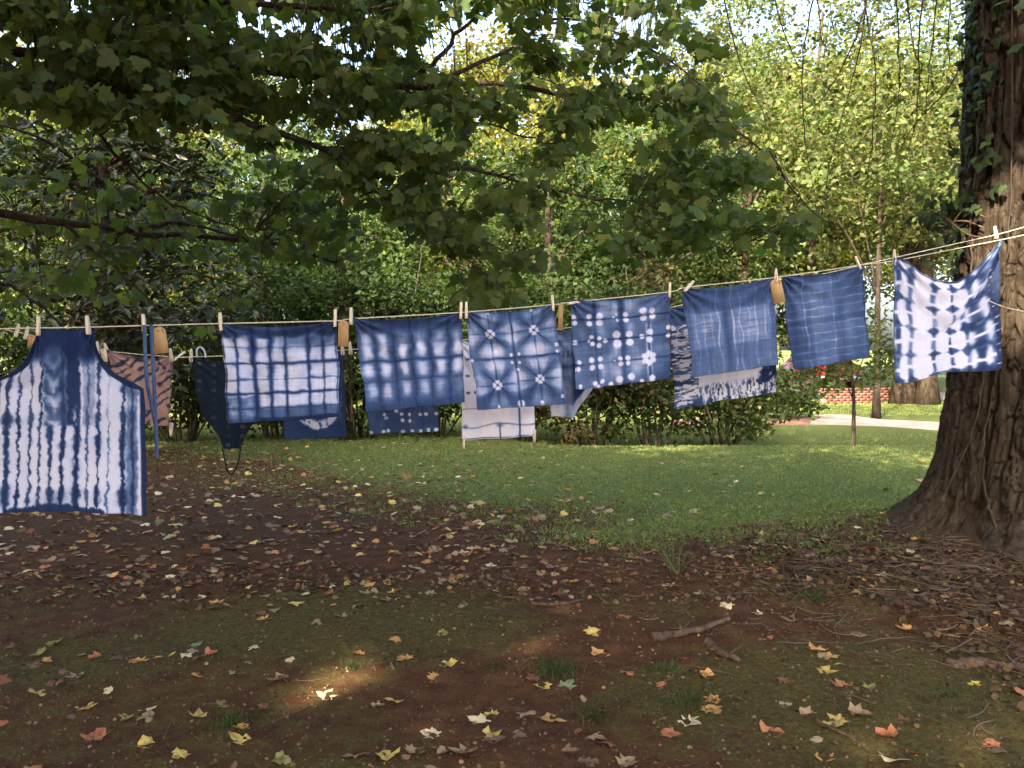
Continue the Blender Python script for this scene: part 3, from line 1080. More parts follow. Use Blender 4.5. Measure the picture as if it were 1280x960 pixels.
# ------------------------------------------------------------------ trees beyond; shade, sun glints and haze put into their leaf palettes
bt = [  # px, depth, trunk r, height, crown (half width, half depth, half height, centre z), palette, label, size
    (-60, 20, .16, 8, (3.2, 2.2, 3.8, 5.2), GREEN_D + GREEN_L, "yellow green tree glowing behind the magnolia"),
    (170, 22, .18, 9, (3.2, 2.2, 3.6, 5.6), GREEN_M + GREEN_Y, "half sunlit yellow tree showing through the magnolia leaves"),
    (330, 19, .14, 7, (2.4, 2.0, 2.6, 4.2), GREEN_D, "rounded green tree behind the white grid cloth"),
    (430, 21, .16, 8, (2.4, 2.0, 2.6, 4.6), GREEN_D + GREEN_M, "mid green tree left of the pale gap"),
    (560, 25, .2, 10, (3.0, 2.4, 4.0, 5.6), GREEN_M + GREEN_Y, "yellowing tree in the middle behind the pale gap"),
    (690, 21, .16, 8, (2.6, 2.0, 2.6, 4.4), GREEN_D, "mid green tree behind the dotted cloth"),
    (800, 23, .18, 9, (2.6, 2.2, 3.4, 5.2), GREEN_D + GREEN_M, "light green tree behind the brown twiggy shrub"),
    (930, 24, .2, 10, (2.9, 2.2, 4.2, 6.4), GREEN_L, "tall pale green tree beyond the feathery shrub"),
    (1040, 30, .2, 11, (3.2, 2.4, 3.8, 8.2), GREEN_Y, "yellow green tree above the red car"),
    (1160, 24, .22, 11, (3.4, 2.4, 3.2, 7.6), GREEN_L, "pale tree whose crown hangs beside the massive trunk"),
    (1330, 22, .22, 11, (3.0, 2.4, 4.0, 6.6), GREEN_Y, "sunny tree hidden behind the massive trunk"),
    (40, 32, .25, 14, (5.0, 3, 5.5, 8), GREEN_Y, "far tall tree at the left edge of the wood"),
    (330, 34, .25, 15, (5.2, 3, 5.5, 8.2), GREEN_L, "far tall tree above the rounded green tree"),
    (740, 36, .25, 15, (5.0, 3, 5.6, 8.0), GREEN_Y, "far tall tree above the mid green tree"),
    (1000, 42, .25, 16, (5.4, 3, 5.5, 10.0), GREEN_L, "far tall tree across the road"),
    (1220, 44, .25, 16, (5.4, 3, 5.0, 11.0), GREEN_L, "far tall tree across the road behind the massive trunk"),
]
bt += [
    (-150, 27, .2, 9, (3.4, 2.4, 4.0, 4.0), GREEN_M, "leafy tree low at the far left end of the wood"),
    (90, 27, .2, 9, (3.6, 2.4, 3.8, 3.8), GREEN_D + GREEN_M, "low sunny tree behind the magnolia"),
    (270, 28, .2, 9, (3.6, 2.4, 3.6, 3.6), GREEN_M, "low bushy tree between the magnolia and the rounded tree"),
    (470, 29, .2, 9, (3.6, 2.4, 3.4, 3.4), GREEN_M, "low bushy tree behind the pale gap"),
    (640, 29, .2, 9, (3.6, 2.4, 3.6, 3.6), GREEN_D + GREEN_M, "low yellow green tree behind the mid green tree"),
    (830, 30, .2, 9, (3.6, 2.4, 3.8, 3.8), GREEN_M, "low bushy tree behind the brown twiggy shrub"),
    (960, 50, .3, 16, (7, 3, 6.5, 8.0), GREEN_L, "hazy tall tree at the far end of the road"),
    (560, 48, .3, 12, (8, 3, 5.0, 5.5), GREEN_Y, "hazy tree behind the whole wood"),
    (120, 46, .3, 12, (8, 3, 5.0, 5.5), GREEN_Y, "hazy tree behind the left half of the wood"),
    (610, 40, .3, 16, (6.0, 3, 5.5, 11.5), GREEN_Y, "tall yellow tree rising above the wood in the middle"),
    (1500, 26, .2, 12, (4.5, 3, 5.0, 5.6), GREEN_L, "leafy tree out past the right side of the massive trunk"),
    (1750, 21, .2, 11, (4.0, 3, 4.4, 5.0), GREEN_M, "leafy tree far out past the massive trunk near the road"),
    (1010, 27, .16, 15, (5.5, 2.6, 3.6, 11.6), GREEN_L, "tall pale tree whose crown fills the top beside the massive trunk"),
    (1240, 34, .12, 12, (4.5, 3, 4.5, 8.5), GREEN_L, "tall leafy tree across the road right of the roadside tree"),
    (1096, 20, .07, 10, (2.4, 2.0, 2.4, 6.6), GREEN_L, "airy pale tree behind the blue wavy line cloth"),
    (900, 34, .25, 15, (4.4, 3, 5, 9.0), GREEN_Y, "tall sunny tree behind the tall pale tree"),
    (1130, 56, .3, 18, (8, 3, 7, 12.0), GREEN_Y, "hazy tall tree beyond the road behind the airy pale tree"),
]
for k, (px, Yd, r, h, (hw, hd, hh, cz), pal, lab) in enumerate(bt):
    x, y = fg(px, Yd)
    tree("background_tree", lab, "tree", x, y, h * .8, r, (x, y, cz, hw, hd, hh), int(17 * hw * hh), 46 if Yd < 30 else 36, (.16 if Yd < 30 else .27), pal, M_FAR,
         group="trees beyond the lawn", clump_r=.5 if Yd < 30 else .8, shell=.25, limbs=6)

# young tree at the edge of the lawn
sx, sy = fg(1068, 14.6)
sap = tree("sapling", "slender young tree with thin trunk at the lawn's edge", "sapling", sx, sy, 2.3, .035, (sx - .1, sy, 1.68, 1.25, .9, .8), 66, 28, .10, GREEN_L, M_FAR, clump_r=.22, limbs=7, bark=M_TWIG, flat=.8)
fx, fy = fg(1131, 24.5)
tree("roadside_tree", "thick grey trunk of a roadside tree beyond the driveway", "tree", fx, fy, 9, .27, (fx, fy, 7.4, 3.4, 2.6, 3.2), 110, 40, .17, GREEN_L, M_FAR, limbs=8)

# ------------------------------------------------------------------ low brick wall and red car beyond the driveway
M_BRICK = plain_mat("red_brick", (.11, .048, .034), (.17, .075, .05), 3, .9, .2, .2, 60)
M_MORTAR = plain_mat("mortar", (.30, .26, .22), None, 10, .95)
wx0, wy0 = fg(1026, 24.6)
wx1, wy1 = fg(1118, 25.2)
bw = thing("brick_wall", "low red brick garden wall by the driveway", "wall", (wx0, wy0, float(gz(wx0, wy0))))
core, br, capm = MB(), MB(), MB()
Lw = math.hypot(wx1 - wx0, wy1 - wy0)
ang = math.atan2(wy1 - wy0, wx1 - wx0)
zb = float(gz(wx0, wy0)) - .02
core.box(((wx0 + wx1) / 2, (wy0 + wy1) / 2, zb + .2), (Lw - .02, .20, .40), rotz(ang))
for row in range(5):
    m = int(Lw / .225)
    for q in range(m):
        s = (q + .5 + .5 * (row % 2)) * .225
        if s > Lw - .05:
            continue
        c = (wx0 + math.cos(ang) * s, wy0 + math.sin(ang) * s, zb + .045 + row * .077)
        br.box(c, (.212, .225 + RNG.uniform(-.006, .006), .065), rotz(ang))
for q in range(int(Lw / .24)):
    s = (q + .5) * .24
    capm.box((wx0 + math.cos(ang) * s, wy0 + math.sin(ang) * s, zb + .43), (.232, .27, .05), rotz(ang))
core.build("core", M_MORTAR, bw)
tag(br.build("brick", M_BRICK, bw), kind="stuff")
tag(capm.build("coping", M_BRICK, bw), kind="stuff")

cx_, cy_ = fg(1020, 33)
car = thing("parked_car", "red car parked beyond the wall, mostly hidden by leaves", "car", (cx_, cy_, float(gz(cx_, cy_)) + .04))
M_PAINT = plain_mat("red_paint", (.45, .03, .02), None, 2, .25, .6)
M_GLASS = plain_mat("car_glass", (.03, .035, .04), None, 2, .06, .9)
M_RUBBER = plain_mat("tyre_rubber", (.02, .02, .02), None, 9, .85)
M_LAMP = plain_mat("tail_lamp", (.5, .04, .03), None, 2, .2, .7)
M_CHROME = plain_mat("bright_metal", (.7, .7, .72), None, 2, .2, .5, metal=1.0)
prof = np.array([(-2.1, .35), (-2.15, .62), (-2.05, .92), (-1.6, 1.0), (-1.15, 1.42), (-.2, 1.50), (.55, 1.42), (1.15, 1.0), (1.85, .88), (2.1, .70), (2.1, .35)])
zc = float(car.location.z)
hwid = np.array([.80, .85, .86, .84, .66, .64, .64, .84, .84, .80, .80])
k = len(prof)
V = np.array([(sgn * w, a, b) for sgn in (-1, 1) for (a, b), w in zip(prof, hwid)])
V[:, 1] = V[:, 1] + cy_
V[:, 0] += cx_
V[:, 2] += zc
tri = [(0, q, q + 1) for q in range(1, k - 1)]
F3 = np.array(tri + [(a + k, c + k, b + k) for a, b, c in tri])
F4 = np.array([(q, (q + 1) % k, (q + 1) % k + k, q + k) for q in range(k)])[:, ::-1]
mk("body", V, [F3, F4], M_PAINT, car)


def quad_panel(name, pts, mat, parent, th=.012):
    p = np.array(pts, float)
    nn = unit(np.cross(p[1] - p[0], p[3] - p[0]))
    V = np.concatenate([p + nn * th, p - nn * th])
    return mk(name, V, np.array([(0, 1, 2, 3), (7, 6, 5, 4), (0, 4, 5, 1), (1, 5, 6, 2), (2, 6, 7, 3), (3, 7, 4, 0)]), mat, parent)


def cp(x, y, z):
    return (cx_ + x, cy_ + y, zc + z)


quad_panel("rear_window", [cp(-.66, -1.50, 1.08), cp(.66, -1.50, 1.08), cp(.56, -1.17, 1.39), cp(-.56, -1.17, 1.39)], M_GLASS, car, .02)
quad_panel("windscreen", [cp(.66, 1.08, 1.06), cp(-.66, 1.08, 1.06), cp(-.56, .62, 1.39), cp(.56, .62, 1.39)], M_GLASS, car, .02)
for s in (-1, 1):
    quad_panel("side_window", [cp(s * .80, -1.3, 1.07), cp(s * .80, .85, 1.07), cp(s * .66, .45, 1.37), cp(s * .66, -1.0, 1.40)], M_GLASS, car, .02)
    b = MB().box(cp(s * .66, -2.11, .80), (.30, .06, .16))
    b.build("tail_light", M_LAMP, car)
    for yy in (-1.35, 1.3):
        MB().tube([cp(s * .72, yy, .32), cp(s * .86, yy, .32)], .32, 20).build("wheel", M_RUBBER, car)
        MB().tube([cp(s * .80, yy, .32), cp(s * .875, yy, .32)], .19, 14).build("rim", M_CHROME, car)
MB().box(cp(0, -2.16, .48), (1.6, .12, .16)).build("bumper", M_CHROME, car)

# ------------------------------------------------------------------ clotheslines
def lerp_inv(a, b, t):
    return 1 / (1 / a + (1 / b - 1 / a) * t)


def YF(px):
    return lerp_inv(3.85, 6.0, np.asarray(px, float) / 1280)


def YB(px):
    return lerp_inv(5.2, 6.1, np.asarray(px, float) / 1280)


LF = np.array([(-200, 417), (0, 411), (48, 410), (110, 409), (180, 407), (277, 404.5), (420, 401), (440, 398.5), (577, 390.5), (690, 381), (712, 378),
               (836, 365), (860, 359), (968, 347), (1070, 332), (1118, 322), (1180, 308), (1247, 293), (1294, 281)], float)
LB = np.array([(-200, 395), (-40, 405), (21, 415), (60, 424), (128, 438), (215, 446), (243, 446), (330, 443), (437, 437), (590, 424), (735, 406), (840, 384), (1000, 349),
               (1080, 331), (1118, 326), (1250, 300), (1292, 292)], float)
fy_ = lambda px: np.interp(px, LF[:, 0], LF[:, 1])
by_ = lambda px: np.interp(px, LB[:, 0], LB[:, 1])


def rope(name, label, pts, r=.0032, group=None):
    p = smooth_path(pts, 150)
    m = MB().tube(p, r, 6)
    o = m.build(name, M_ROPE, None, True)
    return tag(o, label, "rope", group)


wrap = [on_trunk(a, 2.505 + .004 * k, .035) for k, a in enumerate(np.linspace(4.15, 7.5, 16))]
wrapb = [on_trunk(a, 2.435 + .004 * k, .035) for k, a in enumerate(np.linspace(4.15, 7.5, 16))]
lf_pts = [P(a, b, YF(a)) for a, b in LF]
lb_pts = [P(a, b, YB(a)) for a, b in LB]
mtrunk = [np.array([MX + .38, MY - .3, 1.78]), np.array([MX + .05, MY - .38, 1.80])]
rope("clothesline", "front pale rope clothesline holding the striped apron and the grid cloths", mtrunk[::-1] + lf_pts + wrap[1:], .0034, "clotheslines strung between the trees")
rope("clothesline", "rear pale rope clothesline holding the rust coloured cloth and dark apron", mtrunk[::-1] + lb_pts + wrapb[1:], .0030, "clotheslines strung between the trees")
rope("rope_tail", "loose pale rope end sticking out behind the white bandana onto the trunk", [P(1232, 374, 5.75), P(1256, 384, 5.72), P(1290, 391, 5.75)], .0030)


# ------------------------------------------------------------------ dye patterns: 0 undyed ... 1 deepest indigo
DY_X = np.array([0, .22, .45, .7, 1.0])
DY_C = np.array([(.72, .70, .79), (.41, .45, .62), (.122, .178, .325), (.046, .080, .176), (.013, .024, .076)])


def dye_col(d, stops=DY_C):
    d = np.clip(d, 0, 1)
    return np.stack([np.interp(d, DY_X, stops[:, k]) for k in range(3)], -1)


def comb(*ds):
    o = 1
    for d in ds:
        o = o * (1 - np.clip(d, 0, 1))
    return 1 - o


def warp(u, v, a, f, s):
    return u + a * (fbm(u * f, v * f, s, 3) - .5) * 2, v + a * (fbm(u * f + 40, v * f, s + 5, 3) - .5) * 2


def threads(u, v, s, a=.12):
    return a * (fbm(u * 5, v * 70, s, 2) - .5) + a * (fbm(u * 70, v * 5, s + 3, 2) - .5)


def pat_grid(u, v, x, y):
    u, v = warp(u, v, .013, 13, 1)
    d = [.05 + .10 * fbm(u * 5, v * 5, 2)]
    for c, w, a in [(.12, .010, .85), (.262, .024, .95), (.41, .016, .93), (.545, .014, .85), (.745, .014, .92), (.875, .010, .8)]:
        ww = w * (.6 + .9 * vn(v * 11, c * 50, 3))
        d.append(a * G(u, c, ww))
        d.append(.42 * G(u, c, w * 2.2) * sm(vn(v * 8, c * 31, 5), .35, .8))
    for c, w, a in [(.235, .007, .4), (.405, .013, .9), (.57, .007, .5), (.715, .013, .92), (.865, .010, .55)]:
        d.append(a * G(v, c, w * (.6 + .9 * vn(u * 13, c * 40, 6))))
        d.append(.35 * G(v, c, w * 2.6) * sm(vn(u * 12, c * 9, 8), .4, .9))
    lf = sm(u, .30, .24)
    d.append(.55 * sm(v, .84, .90) * (1 - lf) + .75 * sm(v, .955, .985) * (1 - .6 * lf))
    d.append(.25 * sm(v, .73, .76) * lf + .35 * lf * sm(v, .73, .8) * np.clip(1 - 1.6 * G(((u % .14) - .07) / .05, 0, 1) * G(v, .86, .09), 0, 1))
    wav = .125 + .015 * np.sin(u * 22) - .02 * G(u, .7, .1)
    d.append((.70 + .2 * fbm(u * 8, v * 4, 11)) * sm(v, wav + .02, wav - .025))
    d.append(.45 * sm(v, .30, .16) * sm(u, .35, .6))
    d.append(.8 * sm(u, .022, .008) + .6 * sm(u, .978, .992))
    return comb(*d) + threads(u, v, 21)


def pat_blur(u, v, x, y):
    u, v = warp(u, v, .026, 10, 31)
    lt = 0
    for cu in (.075, .235, .43, .605, .775, .95):
        for cv, rv, a in ((.24, .085, .8), (.36, .10, 1.0), (.565, .095, .95), (.785, .10, .75)):
            k = a * (1 - .35 * (cu > .35) * (cv < .3)) * (1 - .5 * sm(cu, .6, .9) * (cv > .7))
            ru = .052 if cu != .43 else .047
            lt = np.maximum(lt, k * np.exp(-(np.abs((u - cu) / ru) ** 2.6 + np.abs((v - cv) / rv) ** 2.8)))
    d = (.70 + .10 * (fbm(u * 6, v * 6, 33) - .5)) * (1 - lt * .97)
    for c, a in ((.155, .45), (.335, .5), (.52, .6), (.69, .5), (.865, .55)):
        d = comb(d, a * G(u, c, .016) * (.6 + .6 * vn(v * 9, c * 40, 35)))
    d = comb(d, .6 * G(v, .47, .016), .3 * G(v, .69, .012), .25 * sm(v, .9, .97), .45 * sm(v, .14, .08))
    return d + threads(u, v, 36, .13)


def flower(u, v, c, asp, r):
    dx, dy = (u - c[0]), (v - c[1]) * asp
    rr, a = np.hypot(dx, dy), np.arctan2(dy, dx)
    return sm(rr, r, r * .75) * sm(rr, r * .12, r * .3) * sm(np.abs(np.cos(a * 2)), .10, .4)


def pat_star(u, v, x, y):
    u, v = warp(u, v, .008, 10, 51)
    asp = 1.08
    d = .58 + .18 * (fbm(u * 4, v * 4, 52) - .5) + .10 * sm(v, .14, .02) + .12 * sm(v, .78, .9)
    lt = 0
    for cx, cy, sx, sy, a in ((.25, .415, .15, .075, .85), (.25, .56, .12, .07, .6), (.73, .43, .15, .08, .85), (.73, .57, .13, .07, .5), (.49, .27, .055, .09, 1), (.49, .70, .06, .1, .8),
                              (.03, .30, .05, .09, .5), (.97, .74, .05, .12, .7), (.42, .80, .07, .08, .3), (.8, .3, .1, .08, .3), (.05, .62, .04, .1, .35), (.1, .15, .1, .05, .15)):
        lt = np.maximum(lt, a * np.exp(-np.abs((u - cx) / sx) ** 2 - np.abs((v - cy) / sy) ** 2))
    d = d * (1 - .94 * lt)
    for c in ((.245, .235), (.745, .225), (.255, .765), (.745, .735)):
        dx, dy = u - c[0], (v - c[1]) * asp
        rr = np.hypot(dx, dy)
        an = np.arctan2(dy, dx)
        wedge = sm(np.abs(np.cos(an * 2)), .35, .8) * np.exp(-((rr - .20) / .085) ** 2)
        d = d * (1 - .50 * wedge * (.4 + .9 * vn(an * 3 + 9, c[0] * 30, 57)))
        d = comb(d, .30 * sm(np.abs(np.cos(an * 2)), .45, .1) * sm(rr, .33, .1))
        fade = sm(rr, .36, .05) * .8
        d = comb(d, fade * G(np.abs(dx) - np.abs(dy), 0, .013) * .75, fade * G(dx, 0, .010) * .9, fade * G(dy, 0, .009) * .8)
        d = d * (1 - .92 * flower(u, v, c, asp, .062))
    d = comb(d, .85 * G(u, .495, .013) * (.5 + .6 * vn(v * 10, 1, 55)), .8 * G(v, .495, .013) * (.5 + .7 * vn(u * 12, 2, 56)))
    for cx, cy, r in ((.455, .465, .022), (.545, .46, .022), (.455, .545, .022), (.54, .55, .024), (.51, .62, .022), (.985, .40, .025), (.985, .47, .025), (.02, .5, .02), (.99, .92, .03), (.5, .965, .05), (.74, .97, .025), (.24, .985, .02), (.25, .005, .02), (.74, .005, .02)):
        d = d * (1 - .95 * sm(np.hypot(u - cx, (v - cy) * asp), r, r * .6))
    d = comb(d, .8 * G(u, .50, .012) * sm(v, .9, .93), .35 * sm(u, .012, .004) + .4 * sm(u, .985, .995))
    return d + threads(u, v, 58, .14)


def pat_dots(u, v, x, y):
    u, v = warp(u, v, .007, 12, 71)
    d = .60 + .26 * (fbm(u * 5, v * 4, 72) - .5)
    for cx, cy, sx, sy, a in ((.33, .12, .10, .14, .45), (.47, .12, .06, .10, .6), (.6, .10, .08, .12, .5), (.3, .36, .05, .12, .35), (.6, .35, .06, .10, .5), (.44, .6, .05, .08, .5), (.62, .6, .06, .1, .4),
                              (.45, .85, .08, .12, .6), (.64, .84, .07, .12, .55), (.3, .83, .06, .1, .45), (.37, .7, .08, .1, .35), (.9, .62, .1, .05, .2), (.66, .75, .08, .07, .4), (.1, .35, .05, .1, .2), (.8, .2, .1, .1, .25)):
        d = d * (1 - a * np.exp(-((u - cx) / sx) ** 2 - ((v - cy) / sy) ** 2))
    d = comb(d, .8 * G(u, .235, .028) * sm(v, .27, .1), .5 * G(u, .232, .01), .85 * G(u, .515, .024) * (.6 + .4 * sm(v, .3, .1)), .6 * G(u, .785, .008) * sm(v, .2, .3), .5 * sm(u + v, 1.72, 1.9))
    for c in (.225, .475, .735):
        d = comb(d, .75 * G(v, c, .010) * (.3 + .7 * sm(vn(u * 7, c * 60, 74), .2, .5)))
    for cx, cy, r in ((.18, .185, .034), (.18, .27, .034), (.285, .19, .046), (.285, .265, .042), (.47, .175, .025), (.475, .25, .028), (.555, .185, .034), (.555, .255, .034), (.43, .21, .012), (.73, .165, .042), (.735, .25, .042), (.82, .175, .038),
                      (.825, .245, .036), (.19, .43, .026), (.165, .475, .020), (.20, .51, .028), (.27, .455, .028), (.265, .53, .030), (.33, .485, .03), (.45, .425, .05), (.455, .53, .055), (.585, .43, .045), (.585, .53, .048), (.71, .475, .034),
                      (.795, .425, .042), (.79, .52, .042), (.025, .475, .03), (.02, .19, .03), (.03, .26, .03), (.175, .69, .036), (.18, .775, .036), (.27, .69, .034), (.27, .775, .036), (.475, .705, .028), (.48, .77, .03), (.555, .71, .032), (.555, .77, .03),
                      (.42, .73, .010), (.04, .70, .03), (.03, .78, .03), (.05, .97, .026), (.205, .955, .03), (.28, .94, .03), (.24, .985, .02), (.46, .945, .045), (.585, .93, .045), (.80, .965, .04), (.37, .99, .03), (.69, .985, .025), (.985, .40, .03), (.985, .49, .03)):
        d = d * (1 - .95 * sm(np.hypot((u - cx), (v - cy) * .9), r, r * .62))
    dx, dy = u - .775, (v - .735) * .9
    d = d * (1 - .97 * sm(np.hypot(dx, dy) * (1 + .12 * np.cos(6 * np.arctan2(dy, dx))), .085, .06))
    d = comb(d, .8 * G(np.hypot(dx, dy), 0, .012), .55 * G(u, .49, .02) * (v < .33), .5 * G(v, .225, .008), .5 * G(v, .475, .008))
    for e in (.755, .805):
        d = d * (1 - .55 * G(u, e, .006) * sm(v, .3, .36) * (1 - .4 * sm(v, .9, 1)))
    return d + threads(u, v, 79, .12)


def pat_weave(u, v, x, y):
    u, v = warp(u, v, .006, 6, 91)
    d = .62 + .10 * (fbm(u * 5, v * 5, 92) - .5)
    d = d + .10 * sm(v, .3, .2)
    for a, b in ((.05, .40), (.50, .93)):
        box = sm(u, a - .02, a + .02) * sm(u, b + .02, b - .02)
        d = d - .17 * box * sm(v, .27, .31) * sm(v, .71, .67) - .04 * box * sm(v, .66, .7)
        cx = (a + b) / 2
        d = d - .20 * G(u, cx, .07) * np.clip(fbm(u * 3, v * 45, 95) * 2.4 - 1, 0, 1) * G(v, .5, .12)
    d = d + .12 * G(u, .445, .022)
    for c, w, a in ((.10, .006, .16), (.20, .006, .2), (.285, .005, .16), (.36, .008, .28), (.52, .007, .3), (.60, .006, .22), (.69, .005, .15), (.78, .006, .2), (.88, .005, .16), (.93, .005, .16)):
        cc = c + .012 * np.sin(v * 14 + c * 40) + .01 * (vn(v * 9, c * 30, 94) - .5)
        d = d - a * G(u, cc, w) * (.35 + .8 * vn(v * 16, c * 55, 97))
    for c in (.29, .40, .50, .60, .69):
        d = d - .10 * G(v, c + .01 * np.sin(u * 20), .006) * vn(u * 14, c * 41, 99)
    return np.clip(d, .16, .9) + threads(u, v, 98, .12)


def pat_square(u, v, x, y):
    u, v = warp(u, v, .006, 6, 111)
    d = .70 + .22 * (fbm(u * 3, v * 2.5, 112) - .5) - .14 * G(u, .42, .18) * sm(v, .05, .15) - .10 * G(u, .78, .18) * G(v, .5, .3) + .10 * sm(u, .22, .1) + .12 * G(v, .53, .035)
    d = d + .06 * np.sin(u * 30) * .5
    for c in (.10, .20, .30, .385, .475, .57, .66, .755, .85, .93):
        cc = c + .004 * np.sin(u * 24 + c * 50) + .010 * (vn(u * 7, c * 33, 113) - .5)
        d = d - .26 * G(v, cc, .007) * (.2 + .9 * vn(u * 12, c * 44, 114))
    for c, a in ((.235, .24), (.60, .20), (.33, .07), (.46, .07)):
        d = d - a * G(u, c + .008 * np.sin(v * 20), .010) * (.3 + .9 * vn(v * 12, c * 30, 115))
    d = comb(np.clip(d, .12, .92), .5 * sm(u, .02, .008) + .5 * sm(u, .98, .992) + .5 * sm(v, .985, .995) + .4 * sm(v, .03, .01))
    return d + threads(u, v, 118, .10)


def pat_bandana(u, v, x, y):
    u, v = warp(u, v, .014, 8, 131)
    cr_ = u * .9 + v - .95          # the diagonal fold hides a strip of the pattern
    u = u + .07 * sm(cr_, -.01, .01) * sm(v, .62, .3) * sm(u, .25, .5)
    d = .03 + .05 * fbm(u * 6, v * 6, 132)
    cols, rows = (.03, .155, .37, .535, .69, .81, .97), (.085, .31, .545, .775, .99)
    strong = sm(u, .5, .8)
    for k, c in enumerate(cols):
        beads = sm(np.sin(v * 54 + k * 1.3), -.95, -.5)
        w_ = (.014 + .016 * vn(v * 8, k * 7.7, 136)) * (1 + 1.4 * strong) * (1 if k not in (3, 4) else .6)
        d = comb(d, .88 * np.exp(-np.abs((u - c - .012 * np.sin(v * 12 + k)) / w_) ** 3) * beads * (.35 + .75 * vn(v * 7, k * 7, 133)))
    for r in rows:
        for k, c in enumerate(cols):
            rr = np.abs(u - c) / (.072 + .055 * strong) + np.abs(v - r) / (.050 + .038 * strong) + .8 * (fbm(u * 16, v * 16, 137, 2) - .5)
            d = comb(d, (.70 + .22 * strong) * sm(rr, 1.1, .5) * (.45 + .7 * vn(c * 31, r * 27, 134)))
    d = comb(d, .88 * sm(u, .935, .965), .85 * sm(v, .024, .012), .8 * sm(v, .975, .99) * (vn(u * 14, 3, 135) > .4), .7 * sm(u, .012, .004))
    return d * (1 - .8 * sm(np.sin(v * 120), .9, 1) * G(u, .97, .03)) + threads(u, v, 138, .06)


def pat_branch(u, v, x, y):
    un, vn_ = warp(u, v, .016, 12, 151)
    left = sm(un, .25, .22)
    r1 = np.abs(fbm(un * 9, vn_ * 42, 153, 3) - .5) * 2
    dl = .85 * np.maximum(sm(r1, .15, .06), sm(fbm(un * 8, vn_ * 46, 163, 2), .52, .60)) * (.4 + .8 * vn(un * 9, vn_ * 30, 161))
    r2 = np.abs(fbm(un * 62 + 3 * vn_, vn_ * 13, 154, 3) - .5) * 2
    db = .85 * np.maximum(sm(r2, .13, .05), sm(fbm(un * 66 + 3 * vn_, vn_ * 14, 164, 2), .56, .63)) * sm(vn_, .80, .85) * (.35 + .9 * vn(un * 24, vn_ * 10, 157))
    cr = .9 * sm(fbm(un * 16, vn_ * 16, 155), .47, .56) * sm(un, .80, .86)
    d = np.where(left > .5, dl, np.maximum(db, cr)) + .04
    d = np.where((left > .5) & (vn_ < .17), .55 + .4 * (fbm(un * 18, vn_ * 12, 158) - .3), d)
    d = comb(d, .7 * sm(vn_, .91, .94) * sm(un, .30, .26) * (1 - .9 * sm(np.hypot((un - .10) / .08, (vn_ - .965) / .04), 1.1, .9)))
    return d + threads(u, v, 159, .06)


def pat_white(u, v, x, y):
    u, v = warp(u, v, .006, 10, 171)
    d = .02 + .03 * fbm(u * 4, v * 4, 172)
    for c, a in ((.18, .8), (.36, .9), (.53, .9), (.695, .55), (.87, .7)):
        dash = sm(np.sin(u * 55 + c * 40), -.3, .2) if c < .6 else 1
        cc = c + (.02 * np.sin(u * 9) if c > .8 else 0)
        d = comb(d, a * G(v, cc, .011 if c < .6 else .006) * dash * (.5 + .7 * vn(u * 12, c * 30, 173)))
    d = comb(d, .85 * G(u, .80, .012) * sm(v, .3, .5), .8 * G(u, .53, .010) * sm(v, .86, .88), .5 * G(u, .53, .05) * G(v, .87, .02), .5 * G(u, .05, .03) * G(v, .87, .02), .7 * G(u, .30, .012) * sm(v, .25, .1), .7 * sm(v, .985, .995))
    return d


def pat_strip(u, v, x, y):
    u, v = warp(u, v, .01, 8, 191)
    d = .42 + .25 * (fbm(u * 6, v * 7, 192) - .5)
    d = comb(d, .85 * sm(u, .48, .62) * sm(u, .98, .9), .5 * G(v, .43, .03), .3 * G(v, .12, .02), .35 * (np.abs(v - .28) < .04) * (np.sin(u * 60) > 0))
    d = d * (1 - .8 * sm(v, .84, .9) * (1 - .9 * G(u, .42, .1)))
    return d + threads(u, v, 193, .1)


def pat_bluedots(u, v, x, y):
    u, v = warp(u, v, .008, 12, 211)
    d = .74 + .3 * (fbm(u * 7, v * 9, 212) - .5)
    for a, b in ((.235, .79), (.47, .79), (.58, .80), (.48, .86), (.58, .87), (.75, .80), (.83, .80), (.03, .985), (.21, .99), (.27, .985), (.48, .985), (.62, .99), (.75, .985), (.86, .98), (.97, .985), (.98, .8), (.4, .75), (.25, .83), (.05, .5), (.4, .45), (.7, .4)):
        d = d * (1 - .92 * sm(np.hypot(u - a, (v - b) * 1.4), .034, .018))
    for c in (.25, .53, .56, .78):
        d = comb(d, .5 * G(u, c, .008))
    return d


def pat_crescent(u, v, x, y):
    u, v = warp(u, v, .012, 10, 231)
    d = .93 - .12 * fbm(u * 4, v * 4, 232)
    r = np.hypot((u - .56) / .34, (v - .70) / .20)
    lt = sm(r, 1.05, .9) * sm(r, .35, .6) * sm(v, .70, .745)
    holes = sm(fbm(u * 22, v * 22, 233), .60, .66)
    d = d * (1 - .85 * lt * (1 - .9 * holes))
    return d * (1 - .75 * G(u, .90, .03) * G(v, .6, .14) * sm(fbm(u * 20, v * 9, 234), .4, .5))


def pat_darkdots(u, v, x, y):
    a, b = (x - 240) / 18.0, (y - 447) / 11.5
    fa, fb = np.abs(a % 1 - .5), np.abs(b % 1 - .5)
    dot = sm(fa, .20, .12) * sm(fb, .24, .14) * (.25 + .75 * vn(np.floor(a), np.floor(b) * 3.1, 251)) * (1 - .7 * G((y - 505) / 8, 0, 1))
    return .96 - .10 * fbm(x / 18, y / 18, 252) - .55 * dot * sm(x, 243, 249)


